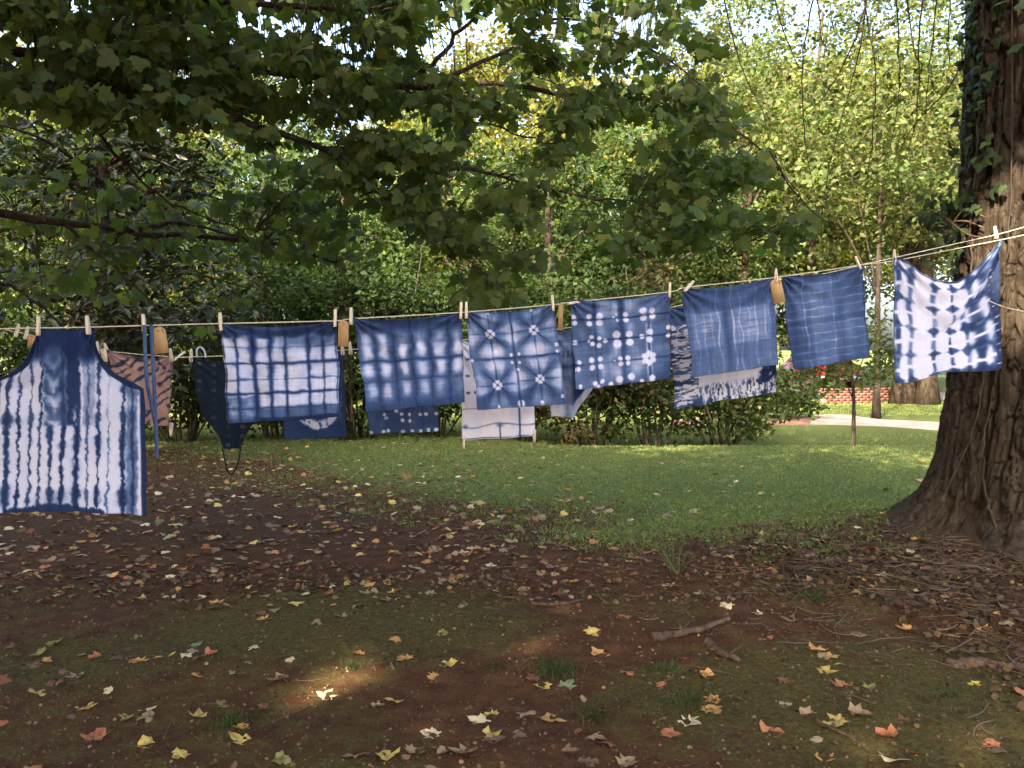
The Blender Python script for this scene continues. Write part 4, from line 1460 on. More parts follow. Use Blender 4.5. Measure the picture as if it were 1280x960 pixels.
def pat_rust(u, v, x, y):
    a = (x * .75 + (y - 437) * 1.15) / 13.5
    a = a + 1.5 * fbm(x / 14, y / 14, 271)
    d = sm(np.abs(a % 1 - .5), .24, .12) * sm(vn(x / 9 + y / 16, y / 11 - x / 24, 273), .30, .48)
    d = np.maximum(d, sm(fbm(x / 9, y / 9, 274), .56, .62) * sm(u, .55, .75) * sm(v, .6, .3))
    return comb(d * .85, .4 * sm(u, .97, .985), .4 * sm(v, .03, .015))


RUST_C = np.array([(.40, .235, .185), (.33, .20, .175), (.16, .14, .17), (.05, .058, .10), (.022, .028, .06)])
DARK_C = np.array([(.30, .29, .20), (.16, .17, .13), (.05, .065, .075), (.018, .028, .042), (.008, .014, .026)])


def pat_apron(u, v, x, y):
    X, Y_ = x * 3.695, (y - 395) * 3.695           # enlarged pixels
    jx = 16 * (fbm(X / 42, Y_ / 36, 291, 3) - .5) + 15 * (fbm(X / 14, Y_ / 15, 292, 2) - .5)
    Xw = X + jx
    d = [.04 + .08 * fbm(X / 90, Y_ / 90, 293)]
    low = sm(Y_, 495, 515)
    node = .55 + .75 * np.maximum.reduce([G(Y_, 475, 45), G(Y_, 600, 75) * .6, G(Y_, 835, 50), G(Y_, 320, 50) * .4])
    for c, w, a, up, lw in ((-70, 10, .9, 1, 1), (-15, 14, .8, 1, 1), (38, 17, .9, 1, 1), (88, 8, .95, .9, 1), (138, 8, .85, .8, 1), (184, 8, .92, 1, .9), (230, 14, .85, 0, 1), (288, 15, .97, .6, 1), (352, 19, .98, 0, 1),
                         (404, 8, .6, .8, 1), (455, 12, .96, .85, 1), (500, 5, .55, .4, .9), (562, 15, .97, .9, 1), (606, 10, .75, .9, 1)):
        cc = c + (Y_ - 500) * (.0 if c > 300 else -.045 if c < 200 else -.01)
        k = up + (lw - up) * low
        ww = w * .80 * node * (.55 + .95 * vn(Y_ / 27, c * .37, 294))
        d += [a * k * np.exp(-np.abs((Xw - cc) / ww) ** 3.5), .28 * k * G(Xw, cc, ww * 1.8) * vn(Y_ / 40, c, 295)]
    cen = sm(Xw, 190, 215) * sm(Xw, 312, 295) * (1 - low)
    ch = np.sin((Y_ + np.abs(X - 250) * 1.1) / 15 + 4 * fbm(X / 30, Y_ / 25, 296))
    d.append(cen * np.clip(.58 + .22 * ch * sm(Y_, 130, 250) - .3 * G(X, 248, 22) * sm(Y_, 200, 420), 0, 1))
    d.append(.93 * sm(Xw, 296, 312) * sm(Xw, 372, 360) * (1 - low) * (1 - .75 * G(X, 340, 14) * sm(Y_, 380, 470) * (vn(X / 6, Y_ / 12, 297) > .5)))
    d.append(.30 * sm(Xw, 372, 385) * sm(Xw, 445, 430) * (1 - low) * (.4 + fbm(X / 25, Y_ / 60, 298)))
    d.append(.50 * sm(Xw, 570, 585) * sm(Xw, 640, 625) * (.3 + 1.0 * fbm(X / 16, Y_ / 50, 299)))
    d.append(.97 * sm(X, 630 + .02 * Y_, 640 + .02 * Y_))
    edge = np.interp(X, [-200, 100, 200, 430, 480, 560, 700], [150, 260, 150, 130, 250, 330, 340])
    top = 95 + 55 * sm(np.abs(X - 255), 20, 60) + 40 * fbm(X / 40, 1, 301)
    d.append((.93 + .1 * (fbm(X / 30, Y_ / 30, 302) - .5)) * sm(Y_, top + 70, top))
    d.append(.55 * sm(Y_, 235, 160) * sm(Xw, 372, 385) * sm(Xw, 450, 430))
    bl = 884 + 12 * (vn(X / 9, 2, 303) - .5) - 14 * sm(np.abs(X - 255), 160, 60) + 55 * sm(np.abs(X - 255), 190, 330) * 1.2
    d.append(.95 * sm(Y_, bl - 6, bl + 8))
    d.append(.45 * sm(Y_, 790, 860) * G(X, 250, 90) * fbm(X / 14, Y_ / 40, 304))
    # bib edges are bound in dark indigo
    le, re = np.interp(Y_, [0, 60, 150, 225, 270, 310], [168, 168, 155, 120, 60, -40]), np.interp(Y_, [0, 60, 150, 225, 270, 330, 345], [428, 428, 446, 470, 505, 600, 660])
    d.append(.95 * sm(X, le + 16, le + 8) * (Y_ < 320) + .95 * sm(X, re - 16, re - 8) * (Y_ < 345))
    return comb(*d) + .05 * (fbm(X / 9, Y_ / 9, 305) - .5)


# ------------------------------------------------------------------ cloths
def cloth(name, label, cat, pat, corners=None, fmap=None, line=YF, nu=112, nv=112, rip=.021, sag=.022, seed=1, stops=DY_C, hem=M_NAVY, group="dyed cloths on the clotheslines", dY=0.0, fold=None, flip=0.0):
    u, v = np.meshgrid(np.linspace(0, 1, nu), np.linspace(0, 1, nv))
    if fmap:
        px, py = fmap(u, v)
    else:
        tl, tr, br_, bl = [np.array(c, float) for c in corners]
        px = (tl[0] * (1 - u) + tr[0] * u) * (1 - v) + (bl[0] * (1 - u) + br_[0] * u) * v
        py = (tl[1] * (1 - u) + tr[1] * u) * (1 - v) + (bl[1] * (1 - u) + br_[1] * u) * v
    ed = v * (1 - v)
    wob = 4.0 * (fbm(v * 4, u * .6, seed + 7, 2) - .5) * sm(v, 0, .2)
    px = px + wob * (np.abs(u - .5) * 2) ** 2
    py = py + 5.0 * (fbm(u * 4, v * .6, seed + 9, 2) - .5) * v ** 3
    Yd = line(px[0])[None] + dY + 0 * px
    p = P(px, py, Yd)
    p[..., 2] -= sag * 4 * u * (1 - u) * (1 - v) ** 3
    ph = seed * 1.7
    disp = rip * (.55 * np.sin(u * 11 + ph + 1.6 * v) + .4 * np.sin(u * 23 + ph * 2 - 1.1 * v)) * (.25 + .75 * v) + rip * 2.4 * (fbm(u * 3 + ph, v * 2.2, seed, 3) - .5) + rip * .8 * (fbm(u * 9, v * 9 + ph, seed + 3, 3) - .5)
    for cx in (0, 1):          # soft folds running from the pinned corners
        a = np.arctan2(v + .02, np.abs(u - cx) + .02)
        rr = np.hypot(u - cx, v)
        disp += rip * .75 * np.sin(a * 15 + ph) * np.exp(-rr * 2.0) * sm(rr, 0, .1)
    if fold is not None:
        disp += fold(u, v)
    p[..., 1] -= disp
    d = pat(u, v, px, py)
    c = dye_col(d, stops)
    i = (np.arange(nv - 1)[:, None] * nu + np.arange(nu - 1)[None]).ravel()
    o = mk(name, p.reshape(-1, 3), np.stack([i, i + nu, i + nu + 1, i + 1], -1), M_CLOTH, None, c.reshape(-1, 3), True)
    tag(o, label, cat, group)
    ring = np.concatenate([p[0, :-1], p[:-1, -1], p[-1, :0:-1], p[:0:-1, 0], p[:1, 0]])
    rc = np.concatenate([c[2, :-1], c[:-1, -3], c[-3, :0:-1], c[:0:-1, 2], c[:1, 2]])
    hb = MB().tube(ring, .0024, 4, cap=False)
    mk("hem", np.concatenate(hb.V), np.concatenate(hb.Q), M_CLOTH, o, np.repeat(rc, 4, 0) * .8)
    return o


def apron_map(u, v):
    top = 411
    yb = 643 - 4 * np.sin(u * math.pi) + 0 * v
    y = top + (yb - top) * v
    yy = [400, 411, 426, 442, 456, 468, 478, 486, 500, 560, 660]
    L = np.interp(y, yy, [46, 46, 43, 38, 27, 10, -16, -36, -38, -39, -41])
    Rr = np.interp(y, yy, [115, 116, 118, 124, 133, 145, 165, 178, 179.5, 181, 184])
    return L + (Rr - L) * u, y


apron = cloth("apron", "indigo apron with vertical white and navy stripes on the front clothesline", "apron", pat_apron, fmap=apron_map, nu=200, nv=210, rip=.014, seed=3, sag=.004)
for a, pth in enumerate(([(180, 406), (183, 470), (188, 500), (194, 530)], [(189, 406), (191, 450), (193, 490), (196, 572)])):
    pts = smooth_path([P(x_, y_, YF(x_) - .02 + .01 * k) for k, (x_, y_) in enumerate(pth)], 18)
    w = .009
    V = np.stack([pts - [w, 0, 0], pts + [w, 0, 0], pts + [w, .0025, 0], pts - [w, -.0025, 0]], 1).reshape(-1, 3)
    m = len(pts)
    b = np.arange(m - 1)[:, None] * 4
    q = np.arange(4)[None]
    mk("tie", V, np.stack([b + q, b + (q + 1) % 4, b + 4 + (q + 1) % 4, b + 4 + q], -1).reshape(-1, 4), M_TIE, apron)

cloth("tea_towel", "indigo cloth with white squares in a dark grid hanging right of the long apron ties", "cloth", pat_grid, [(277, 405), (420, 402), (424, 522), (285, 529)], seed=11)
cloth("tea_towel", "grey indigo cloth with rows of blurred white blobs between the grid and star cloths", "cloth", pat_blur, [(442, 398), (577, 391), (580, 503), (459, 515)], seed=12)
cloth("tea_towel", "blue cloth with radiating star folds and tiny white petals", "cloth", pat_star, [(582, 389), (692, 381), (707, 504), (598, 513)], seed=13)
cloth("tea_towel", "deep blue cloth with rows of paired white dots and one white flower", "cloth", pat_dots, [(713, 375), (836, 366), (839, 473), (720, 487)], seed=14)
cloth("tea_towel", "blue cloth with two pale rectangles and thin white wavy lines", "cloth", pat_weave, [(852, 361), (968, 347), (973, 455), (866, 472)], seed=15)
cloth("tea_towel", "dark blue cloth with thin white horizontal wavy lines near the white bandana", "cloth", pat_square, [(977, 345), (1078, 332), (1086, 446), (992, 462)], seed=16)


def bandana_map(u, v):
    top = np.interp(u, [0, .06, .14, .25, .38, .5, .6, .7, .8, .9, 1], [323, 322, 329, 341, 350, 353, 352, 343, 330, 314, 301])
    bot = 478 - 20 * u + 2 * np.sin(u * 9)
    y = top + (bot - top) * v
    return 1116 + 3 * v + (131 + 3 * v) * u + 0 * v, y


def bandana_fold(u, v):
    s = u * .9 + v * 1.0 - .95
    return .05 * sm(s, .02, -.02) * sm(v, .62, .3) * sm(u, .25, .5) + .02 * np.sin(9 * np.hypot(u - .02, v * 1.1)) * np.exp(-2.2 * v)


cloth("bandana", "white bandana with blue checks and a swooping top edge in front of the massive trunk", "bandana", pat_bandana, fmap=bandana_map, rip=.014, seed=17, fold=bandana_fold, sag=0)

# on the rear line
cloth("scarf", "white scarf with dark branching streaks hanging behind the blue rectangle cloth", "scarf", pat_branch, [(836, 385), (968, 358), (971, 490), (844, 511)], line=YB, seed=21)
cloth("cloth_panel", "white cloth with thin purple dashed lines and clothespins on its bottom corners", "cloth", pat_white, [(572, 427), (664, 417), (668, 545), (578, 549)], line=YB, seed=22, stops=np.concatenate([[(.86, .82, .90)], DY_C[1:]]))


def strip_map(u, v):
    x = 686 + 52 * u + 2 * v
    bot = np.interp(u, [0, .25, .55, .62, 1], [520, 520, 521, 514, 487])
    top = 414 - 8 * u
    return x, top + (bot - top) * v


cloth("cloth_panel", "blue cloth with a slanting bottom corner half hidden by the star cloth", "cloth", pat_strip, fmap=strip_map, line=YB, seed=23, nu=70)
cloth("cloth_panel", "bright blue cloth with white dots along its bottom edge below the blurred cloth", "cloth", pat_bluedots, [(458, 436), (545, 429), (548, 539), (462, 542)], line=YB, seed=24, nu=90, nv=90)
cloth("cloth_panel", "navy cloth with a white crescent behind the white grid cloth", "cloth", pat_crescent, [(352, 443), (428, 439), (433, 547), (356, 549)], line=YB, seed=25, nu=90, nv=90)


def dark_map(u, v):
    y = 448 + (560 - 448) * v
    yy = [440, 447, 500, 518, 532, 545, 562]
    L = np.interp(y, yy, [239, 240, 248, 254, 265, 274, 279])
    Rr = np.interp(y, yy, [322, 322, 324, 322, 314, 306, 301])
    return L + (Rr - L) * u, y


dk = cloth("dark_apron", "dark apron with faint yellow dots hanging upside down with a dangling loop", "apron", pat_darkdots, fmap=dark_map, line=YB, seed=26, stops=DARK_C, nu=80, nv=90, rip=.012)
pts = smooth_path([P(x_, y_, YB(x_) - .01) for x_, y_ in [(278, 560), (281, 575), (285, 590), (291, 592), (297, 580), (301, 559)]], 20)
MB().tube(pts, .0045, 5).build("tie", M_DARKTIE, dk)
bow = smooth_path([P(x_, y_, YB(x_) - .03) for x_, y_ in [(246, 447), (246, 437), (251, 434), (256, 440), (257, 447)]], 14)
MB().tube(bow, .006, 5).build("neck_strap", plain_mat("pale_tape", (.5, .48, .62), None, 30, .9), dk)


def rust_map(u, v):
    x = 135 + 80 * u + (12 - 14 * u) * v
    top = 437 + 8 * u + 2.5 * np.sin(u * math.pi)
    bot = np.interp(u, [0, .5, 1], [500, 520, 534])
    bot = 528 + 5 * u
    return x, top + (bot - top) * v


cloth("cloth_panel", "rust coloured cloth with dark diagonal stripes beside the striped apron", "cloth", pat_rust, fmap=rust_map, line=YB, seed=27, stops=RUST_C, nu=90, nv=90)


# ------------------------------------------------------------------ clothespins and paper tags
pin0 = thing("clothespin", "proto", "clothespin", (0, 0, 0), "wooden clothespins on the clotheslines")
for s in (-1, 1):
    m = MB()
    ca = s * R(4.2)
    rot = np.array([[1, 0, 0], [0, math.cos(ca), -math.sin(ca)], [0, math.sin(ca), math.cos(ca)]])
    prof = [(-.030, .0035), (-.022, .0062), (-.012, .0070), (0, .0058), (.012, .0068), (.03, .0064), (.046, .0042)]
    V = []
    for z, tk in prof:
        w = .0058
        inner = .0006
        V += [(-w, s * inner, z), (w, s * inner, z), (w, s * (inner + tk), z), (-w, s * (inner + tk), z)]
    V = np.array(V) @ rot.T + np.array([0, s * .0015, 0])
    k = len(prof)
    b = np.arange(k - 1)[:, None] * 4
    q = np.arange(4)[None]
    F = np.concatenate([np.stack([b + q, b + (q + 1) % 4, b + 4 + (q + 1) % 4, b + 4 + q], -1).reshape(-1, 4), [[3, 2, 1, 0], [4 * k - 4, 4 * k - 3, 4 * k - 2, 4 * k - 1]]])
    mk("prong", V, F, M_WOOD, pin0)
t = np.linspace(0, 2 * math.pi * 3, 28)
MB().tube(np.stack([-.0062 + .0124 * t / t[-1], .0055 * np.cos(t), .004 + .0055 * np.sin(t)], -1), .0008, 4).build("spring", M_STEEL, pin0)
pins = [  # px, front line?, height offset px, roll, yaw, label
    (48, 1, 0, 2, 8, "clothespin at the left corner of the striped apron bib"),
    (110, 1, 0, -5, -6, "clothespin at the right corner of the striped apron bib"),
    (180, 1, 0, -3, 5, "clothespin clamping the long blue apron ties"),
    (276, 1, 0, -4, 0, "clothespin at the left corner of the white grid cloth"),
    (419, 1, -1, 2, 4, "clothespin at the right corner of the white grid cloth, left of the paper tag"),
    (439, 1, -1, 0, -8, "clothespin at the left corner of the blurred blob cloth, right of the paper tag"),
    (576, 1, 0, 2, 10, "left one of the two clothespins side by side at the star cloth's left corner"),
    (583, 1, 0, 0, -4, "right one of the two clothespins side by side at the star cloth's left corner"),
    (691, 1, 0, -3, 5, "clothespin at the right corner of the star cloth"),
    (716, 1, 1, 82, 30, "clothespin lying almost flat at the left corner of the dotted cloth"),
    (837, 1, 0, 2, 0, "upright clothespin at the right corner of the dotted cloth"),
    (860, 1, 0, 45, 20, "tilted clothespin at the left corner of the blue rectangle cloth"),
    (970, 1, -1, 12, 75, "clothespin over the paper tag between the two blue cloths at the right"),
    (1073, 1, -1, -22, 0, "tilted clothespin at the right corner of the blue wavy line cloth"),
    (1118, 1, 0, -3, 60, "clothespin at the left corner of the white bandana"),
    (1245, 1, -1, -14, 20, "clothespin at the right corner of the white bandana, on the trunk side"),
    (21, 0, 0, 20, 70, "small rear line clothespin left of the striped apron bib"),
    (33, 0, 0, 18, 80, "small rear line clothespin above the little tag left of the apron"),
    (122, 0, 0, -2, 80, "small rear line clothespin just right of the striped apron bib"),
    (134, 0, 0, -22, 60, "small rear line clothespin at the left corner of the rust coloured cloth"),
    (214, 0, 0, -10, 80, "small rear line clothespin at the right corner of the rust coloured cloth"),
    (223, 0, 0, 50, 20, "leaning rear line clothespin between the rust cloth and the dark apron"),
    (239, 0, 0, 4, 90, "small rear line clothespin at the left corner of the dark dotted apron"),
    (428, 0, 0, -14, 80, "left one of two small rear line clothespins under the middle paper tag"),
    (438, 0, 0, -16, 85, "right one of two small rear line clothespins under the middle paper tag"),
]


def place_pin(p, roll, yaw, label, scale=1.0):
    o = pin0 if not pin0.get("used") else copy_tree(pin0)
    pin0["used"] = 1
    o.location = Vector(p)
    o.rotation_euler = (0, R(roll), R(yaw))
    o.scale = (scale,) * 3
    o["label"] = label
    return o


for px, front, off, roll, yaw, lab in pins:
    yv = (fy_(px) if front else by_(px)) + off
    place_pin(P(px, yv, (YF(px) if front else YB(px)) - .004), roll, yaw, lab, 1.18 if front else 1.12)
place_pin(P(580, 551, YB(580) - .005), 182, 10, "clothespin hanging from the bottom left corner of the white purple lined cloth", 1.15)
place_pin(P(668, 543, YB(668) - .005), 176, 75, "clothespin hanging from the bottom right corner of the white purple lined cloth", 1.15)
place_pin(P(214, 535, YB(214) - .005), 185, 80, "clothespin hanging from the bottom corner of the rust coloured cloth", 1.15)


def paper_tag(cx, cy, w, h, rot, lineY, label, ypx, yaw=0, mat=None, name="paper_tag"):
    Yd = float(lineY(cx)) - .028
    c = P(cx, cy, Yd)
    s = Yd / FPX
    W, H, ch = w * s / 2, h * s / 2, w * s * .22
    o = thing(name, label, "tag", c, "paper tags on the clotheslines")
    out = np.array([(-W, -H), (W, -H), (W, H - ch), (W - ch, H), (-W + ch, H), (-W, H - ch)])
    out += 0
    Ry, Rz = R(rot), yaw
    rm = np.array([[math.cos(Ry), math.sin(Ry)], [-math.sin(Ry), math.cos(Ry)]])

    def tr(p2, y=0.0):
        p2 = np.atleast_2d(p2) @ rm.T
        x = p2[:, 0] * math.cos(Rz)
        return np.stack([c[0] + x, c[1] + p2[:, 0] * math.sin(Rz) + y + 1.2 * p2[:, 1] ** 2, c[2] + p2[:, 1]], -1)
    V = np.concatenate([tr(out, -.0006), tr(out, .0006)])
    k = len(out)
    F6 = np.array([list(range(k)), list(range(2 * k - 1, k - 1, -1))])
    F4 = np.array([(a, a + k, (a + 1) % k + k, (a + 1) % k) for a in range(k)])
    mk("card", V, [F6, F4], mat or M_KRAFT, o)
    hole = np.array([0, H - W * .45])
    a = np.linspace(0, 2 * math.pi, 15)
    MB().tube(tr(hole + .0045 * np.stack([np.cos(a), np.sin(a)], -1), -.0012), .0016, 5).build("eyelet", M_RED, o)
    hp = tr(hole, -.002)[0]
    lp_ = P(cx + .3, ypx, float(lineY(cx)))
    pts = smooth_path([hp, (hp + lp_) / 2 + [.006, -.004, .004], lp_ + [.004, -.005, .003], lp_ + [-.003, .004, .002], (hp + lp_) / 2 + [-.005, .002, 0], hp + [0, .004, 0]], 24)
    MB().tube(pts, .0010, 4).build("string", M_ROPE, o)
    return o


paper_tag(199, 425.5, 19, 33, -8, YF, "brown paper tag beside the blue apron ties", fy_(199))
paper_tag(429, 417, 13, 32, 1, YF, "brown paper tag between the white grid cloth and the blurred blob cloth", fy_(429))
paper_tag(701, 396, 10, 34, 2, YF, "narrow brown paper tag seen at a slant beside the star cloth", fy_(701) + 2, .9)
paper_tag(972, 364, 15, 29, -12, YF, "pale brown paper tag below the clothespin between the two right blue cloths", fy_(971))
paper_tag(39, 427, 10, 16, 4, YB, "little brown paper tag left of the striped apron bib", by_(39))
paper_tag(130, 444, 7, 17, -8, YB, "little pale paper tag at the corner of the rust coloured cloth", by_(130), 0, plain_mat("pale_card", (.62, .55, .40), None, 30, .8))

# ------------------------------------------------------------------ lawn grass and ground cover
def frustum_pts(n, y0, y1, pw=1.0, wide=.68, pad=.8):
    y = (y0 ** (1 - pw) + RNG.random(n) * (y1 ** (1 - pw) - y0 ** (1 - pw))) ** (1 / (1 - pw)) if pw != 1 else y0 * (y1 / y0) ** RNG.random(n)
    x = RNG.uniform(-1, 1, n) * (wide * y + pad)
    return x, y


def off_trunk(x, y):
    return np.hypot(x - TX, y - TY) > 1.12


x, y = frustum_pts(300000, 6.2, 26, 1.0)
lw, ms_, lt_ = zones(x, y)
path = (y > 17.0) & (y < 21.2) & (x > .25 * y) & (np.abs(y - 19) < 1.6)
ok = (RNG.random(len(x)) < lw ** 1.5 * (.35 + 1.1 * sm(fbm(x * 4, y * 4, 333, 2), .3, .6))) & off_trunk(x, y) & ~path & (y < 27)
x, y = x[ok], y[ok]
n = len(x)
pos = np.stack([x, y, gz(x, y) - .004], -1)
tip = unit(RNG.normal(size=(n, 3)) * np.array([.55, .55, .2]) + np.array([0, 0, .8]))
nrm = unit(RNG.normal(size=(n, 3)) * np.array([1, 1, .3]) + np.array([0, -.6, .3]))
patch = fbm(x * .9, y * .9, 331, 3)[:, None]
gc = palette(n, [(.125, .165, .045), (.15, .19, .055), (.18, .205, .062), (.11, .145, .042)], .16) * (.75 + .5 * patch)
tag(leaves("lawn_grass", T_GRASS, pos, tip, nrm, (.026 + .022 * RNG.random(n)) * (1 + .5 * (y < 9)), gc, M_GRASS, None, np.maximum(.007, y * .0011)), "short green grass of the lawn behind the clotheslines", kind="stuff")
x, y = frustum_pts(60000, 6.2, 14, 1.0)
lw, ms_, lt_ = zones(x, y)
ok = (RNG.random(len(x)) < lw * .6 + .06 * lt_ * (x > 0)) & off_trunk(x, y)
x, y = x[ok], y[ok]
n = len(x)
pos = np.stack([x, y, gz(x, y) + .012 + .02 * RNG.random(n)], -1)
az = RNG.random(n) * 6.28
tip = np.stack([np.cos(az), np.sin(az), RNG.normal(.1, .25, n)], -1)
nrm = unit(np.array([0, -.2, 1]) + RNG.normal(size=(n, 3)) * .4)
tag(leaves("clover", T_OVAL, pos, tip, nrm, .024 * (.6 + .8 * RNG.random(n)), palette(n, [(.12, .18, .055), (.145, .195, .065), (.095, .15, .05)]), M_GRASS), "low clover leaves scattered through the lawn", kind="stuff")
x0, y0 = frustum_pts(2600, 6.0, 13.0, 1.0)
lw, ms_, lt_ = zones(x0, y0)
ok = (np.abs(lw - .38) < .36) & (RNG.random(len(x0)) < .75) & off_trunk(x0, y0)
x0, y0 = x0[ok], y0[ok]
per = 16
x, y = np.repeat(x0, per) + RNG.normal(0, .045, len(x0) * per), np.repeat(y0, per) + RNG.normal(0, .045, len(x0) * per)
n = len(x)
tip = unit(RNG.normal(size=(n, 3)) * np.array([.6, .6, .15]) + np.array([0, 0, .8]))
tag(leaves("edge_grass", T_BLADE, np.stack([x, y, gz(x, y) - .004], -1), tip, unit(RNG.normal(size=(n, 3)) * np.array([1, 1, .3])), .05 * (.4 + .9 * RNG.random(n)), palette(n, [(.11, .15, .04), (.14, .175, .05), (.09, .12, .035)], .2), M_GRASS, None, .0075), "ragged clumps of longer grass along the worn lawn edge", kind="stuff")
# short moss and sparse grass in the foreground
x, y = frustum_pts(60000, 3.0, 8.5, 1.0)
lw, ms_, lt_ = zones(x, y)
ok = (RNG.random(len(x)) < np.clip(ms_ * 1.1 - .25, 0, 1) * (fbm(x * 3, y * 3, 341, 3) > .42)) & off_trunk(x, y)
x, y = x[ok], y[ok]
n = len(x)
pos = np.stack([x, y, gz(x, y) - .003], -1)
tip = unit(RNG.normal(size=(n, 3)) * .7 + np.array([0, 0, .7]))
tag(leaves("moss", T_GRASS, pos, tip, rvec(n), .010 + .010 * RNG.random(n), palette(n, [(.045, .042, .012), (.055, .050, .014), (.035, .04, .011), (.075, .058, .024)]), M_GRASS, None, .0035), "short moss and thin grass on the red soil", kind="stuff")


TUFT_G = [(.035, .058, .016), (.045, .068, .018), (.055, .072, .022)]


def tuft(px, py, r, hgt, nb, label, w=.004, pal=TUFT_G, name="grass_tuft", cat="grass tuft", grp="grass tufts on the bare soil", spread=.55):
    nb, hgt = max(26, int(nb * .55)), hgt * .85
    g = GP(px, py)
    a, rr = RNG.random(nb) * 6.28, r * .55 * np.abs(RNG.normal(size=nb))
    pos = np.stack([g[0] + rr * np.cos(a), g[1] + rr * np.sin(a) * .9, np.zeros(nb)], -1)
    pos[:, 2] = gz(pos[:, 0], pos[:, 1]) - .004
    tip = unit(RNG.normal(size=(nb, 3)) * np.array([spread, spread, .1]) + np.array([0, 0, .8]))
    nrm = unit(RNG.normal(size=(nb, 3)))
    o = thing(name, label, cat, g, grp)
    tag(leaves('blades', T_BLADE, pos, tip, nrm, hgt * (.5 + .7 * RNG.random(nb)), palette(nb, pal), M_GRASS, o, w), kind='stuff')
    return o


tuft(694, 838, .17, .065, 900, "round dense grass tuft on the red soil beside a pale green leaf")
tuft(620, 836, .13, .04, 350, "thin sparse grass tuft left of the round dense tuft", pal=TUFT_G + BROWN)
tuft(832, 838, .10, .06, 420, "small grass tuft below the thick fallen stick")
tuft(865, 880, .26, .05, 900, "broad low grass patch at the edge of the right moss")
tuft(742, 895, .2, .045, 600, "low grass tuft on bare soil in front of the round dense tuft", pal=TUFT_G + BROWN)
tuft(440, 835, .07, .05, 260, "tiny grass tuft beside the sunlit streak of soil")
tuft(288, 905, .2, .045, 700, "low grass patch beside a bright yellow leaf at the left front")
tuft(1016, 748, .13, .085, 420, "leafy green tuft among the twigs before the massive trunk", spread=.8)
tuft(846, 716, .05, .34, 26, "strappy weed with long upright blades left of the twig litter", .009, GREEN_L, spread=.45)
tuft(400, 735, .3, .03, 500, "thin grass on the long moss bank left of the middle", pal=TUFT_G + BROWN)
tuft(1040, 690, .12, .05, 260, "small weeds in the twig litter left of the trunk roots", .012, spread=1.1)
tuft(955, 700, .2, .05, 300, "spreading low weeds on the slope of the litter mound", .014, spread=1.2)
tuft(1190, 870, .3, .04, 600, "grass patch on moss at the right front")

# ------------------------------------------------------------------ dry litter, twigs, sticks
x = np.concatenate([RNG.normal(3.3, 1.5, 11000), RNG.uniform(-8, 1.5, 9500), RNG.uniform(-4, 4, 9000)])
y = np.concatenate([RNG.normal(5.8, 1.05, 11000), RNG.uniform(5.6, 12.5, 9500), RNG.uniform(2.9, 6.2, 9000)])
lw, ms_, lt_ = zones(x, y)
ok = off_trunk(x, y) & (y > 2.6) & (RNG.random(len(x)) < np.where(x < 1.5, (1 - .75 * lw) * (.35 + .9 * fbm(x, y, 351, 3)), 1 - .95 * lw))
x, y = x[ok], y[ok]
n = len(x)
pos = np.stack([x, y, gz(x, y) + .004 + .012 * RNG.random(n)], -1)
az = RNG.random(n) * 6.28
tip = np.stack([np.cos(az), np.sin(az), RNG.normal(.0, .3, n)], -1)
nrm = unit(np.array([0, 0, .8]) + RNG.normal(size=(n, 3)) * .55)
LIT = [(.075, .043, .021), (.115, .07, .034), (.045, .027, .014), (.18, .115, .056), (.09, .055, .02)]
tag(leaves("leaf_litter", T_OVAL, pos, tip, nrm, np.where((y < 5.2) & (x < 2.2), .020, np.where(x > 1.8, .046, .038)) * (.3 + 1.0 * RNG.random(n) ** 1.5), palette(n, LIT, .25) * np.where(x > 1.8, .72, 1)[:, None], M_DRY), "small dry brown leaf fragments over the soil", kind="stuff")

x, y = frustum_pts(16000, 2.9, 6.5, 1.0)
n = len(x)
OCT = (np.array([(1, 0, 0), (-1, 0, 0), (0, 1, 0), (0, -1, 0), (0, 0, 1), (0, 0, -1)], float), np.array([(0, 2, 4), (2, 1, 4), (1, 3, 4), (3, 0, 4), (2, 0, 5), (1, 2, 5), (3, 1, 5), (0, 3, 5)]))
tag(leaves("soil_crumbs", OCT, np.stack([x, y, gz(x, y) + .001], -1), rvec(n), rvec(n), .0022 + .0095 * RNG.random(n) ** 4, palette(n, [(.06, .028, .016), (.085, .045, .028), (.04, .022, .014), (.12, .08, .055)], .25), M_DRY), "small crumbs of red soil on the bare ground", kind="stuff")

tw = MB()
for k in range(2250):
    if k < 2100:
        x, y = RNG.normal(3.5, 1.25), RNG.normal(5.75, .85)
    else:
        x, y = RNG.uniform(-4, 3), RNG.uniform(3.2, 8)
    if math.hypot(x - TX, y - TY) < 1.05 or y < 2.8:
        continue
    L, a = RNG.uniform(.08, .38), RNG.random() * 6.28
    t = np.linspace(-.5, .5, 5)
    bend = RNG.normal(0, .45)
    ang_ = a + bend * t * 2
    dx = np.cumsum(np.cos(ang_)) * L / 5
    dy = np.cumsum(np.sin(ang_)) * L / 5
    xs, ys = x + dx - dx[2], y + dy - dy[2]
    tw.tube(np.stack([xs, ys, gz(xs, ys) + .008 + .025 * RNG.random() + .02 * np.abs(t) * RNG.random()], -1), (.0009 + .0034 * RNG.random() ** 2.5) if k < 2100 else RNG.uniform(.0008, .0014), 3, cap=False)
tag(tw.build("twig_litter", plain_mat("dry_twig", (.065, .045, .032), (.15, .11, .078), 3, .9, .1)), "tangled dry twigs and dead vine stems on the mound by the trunk", kind="stuff")


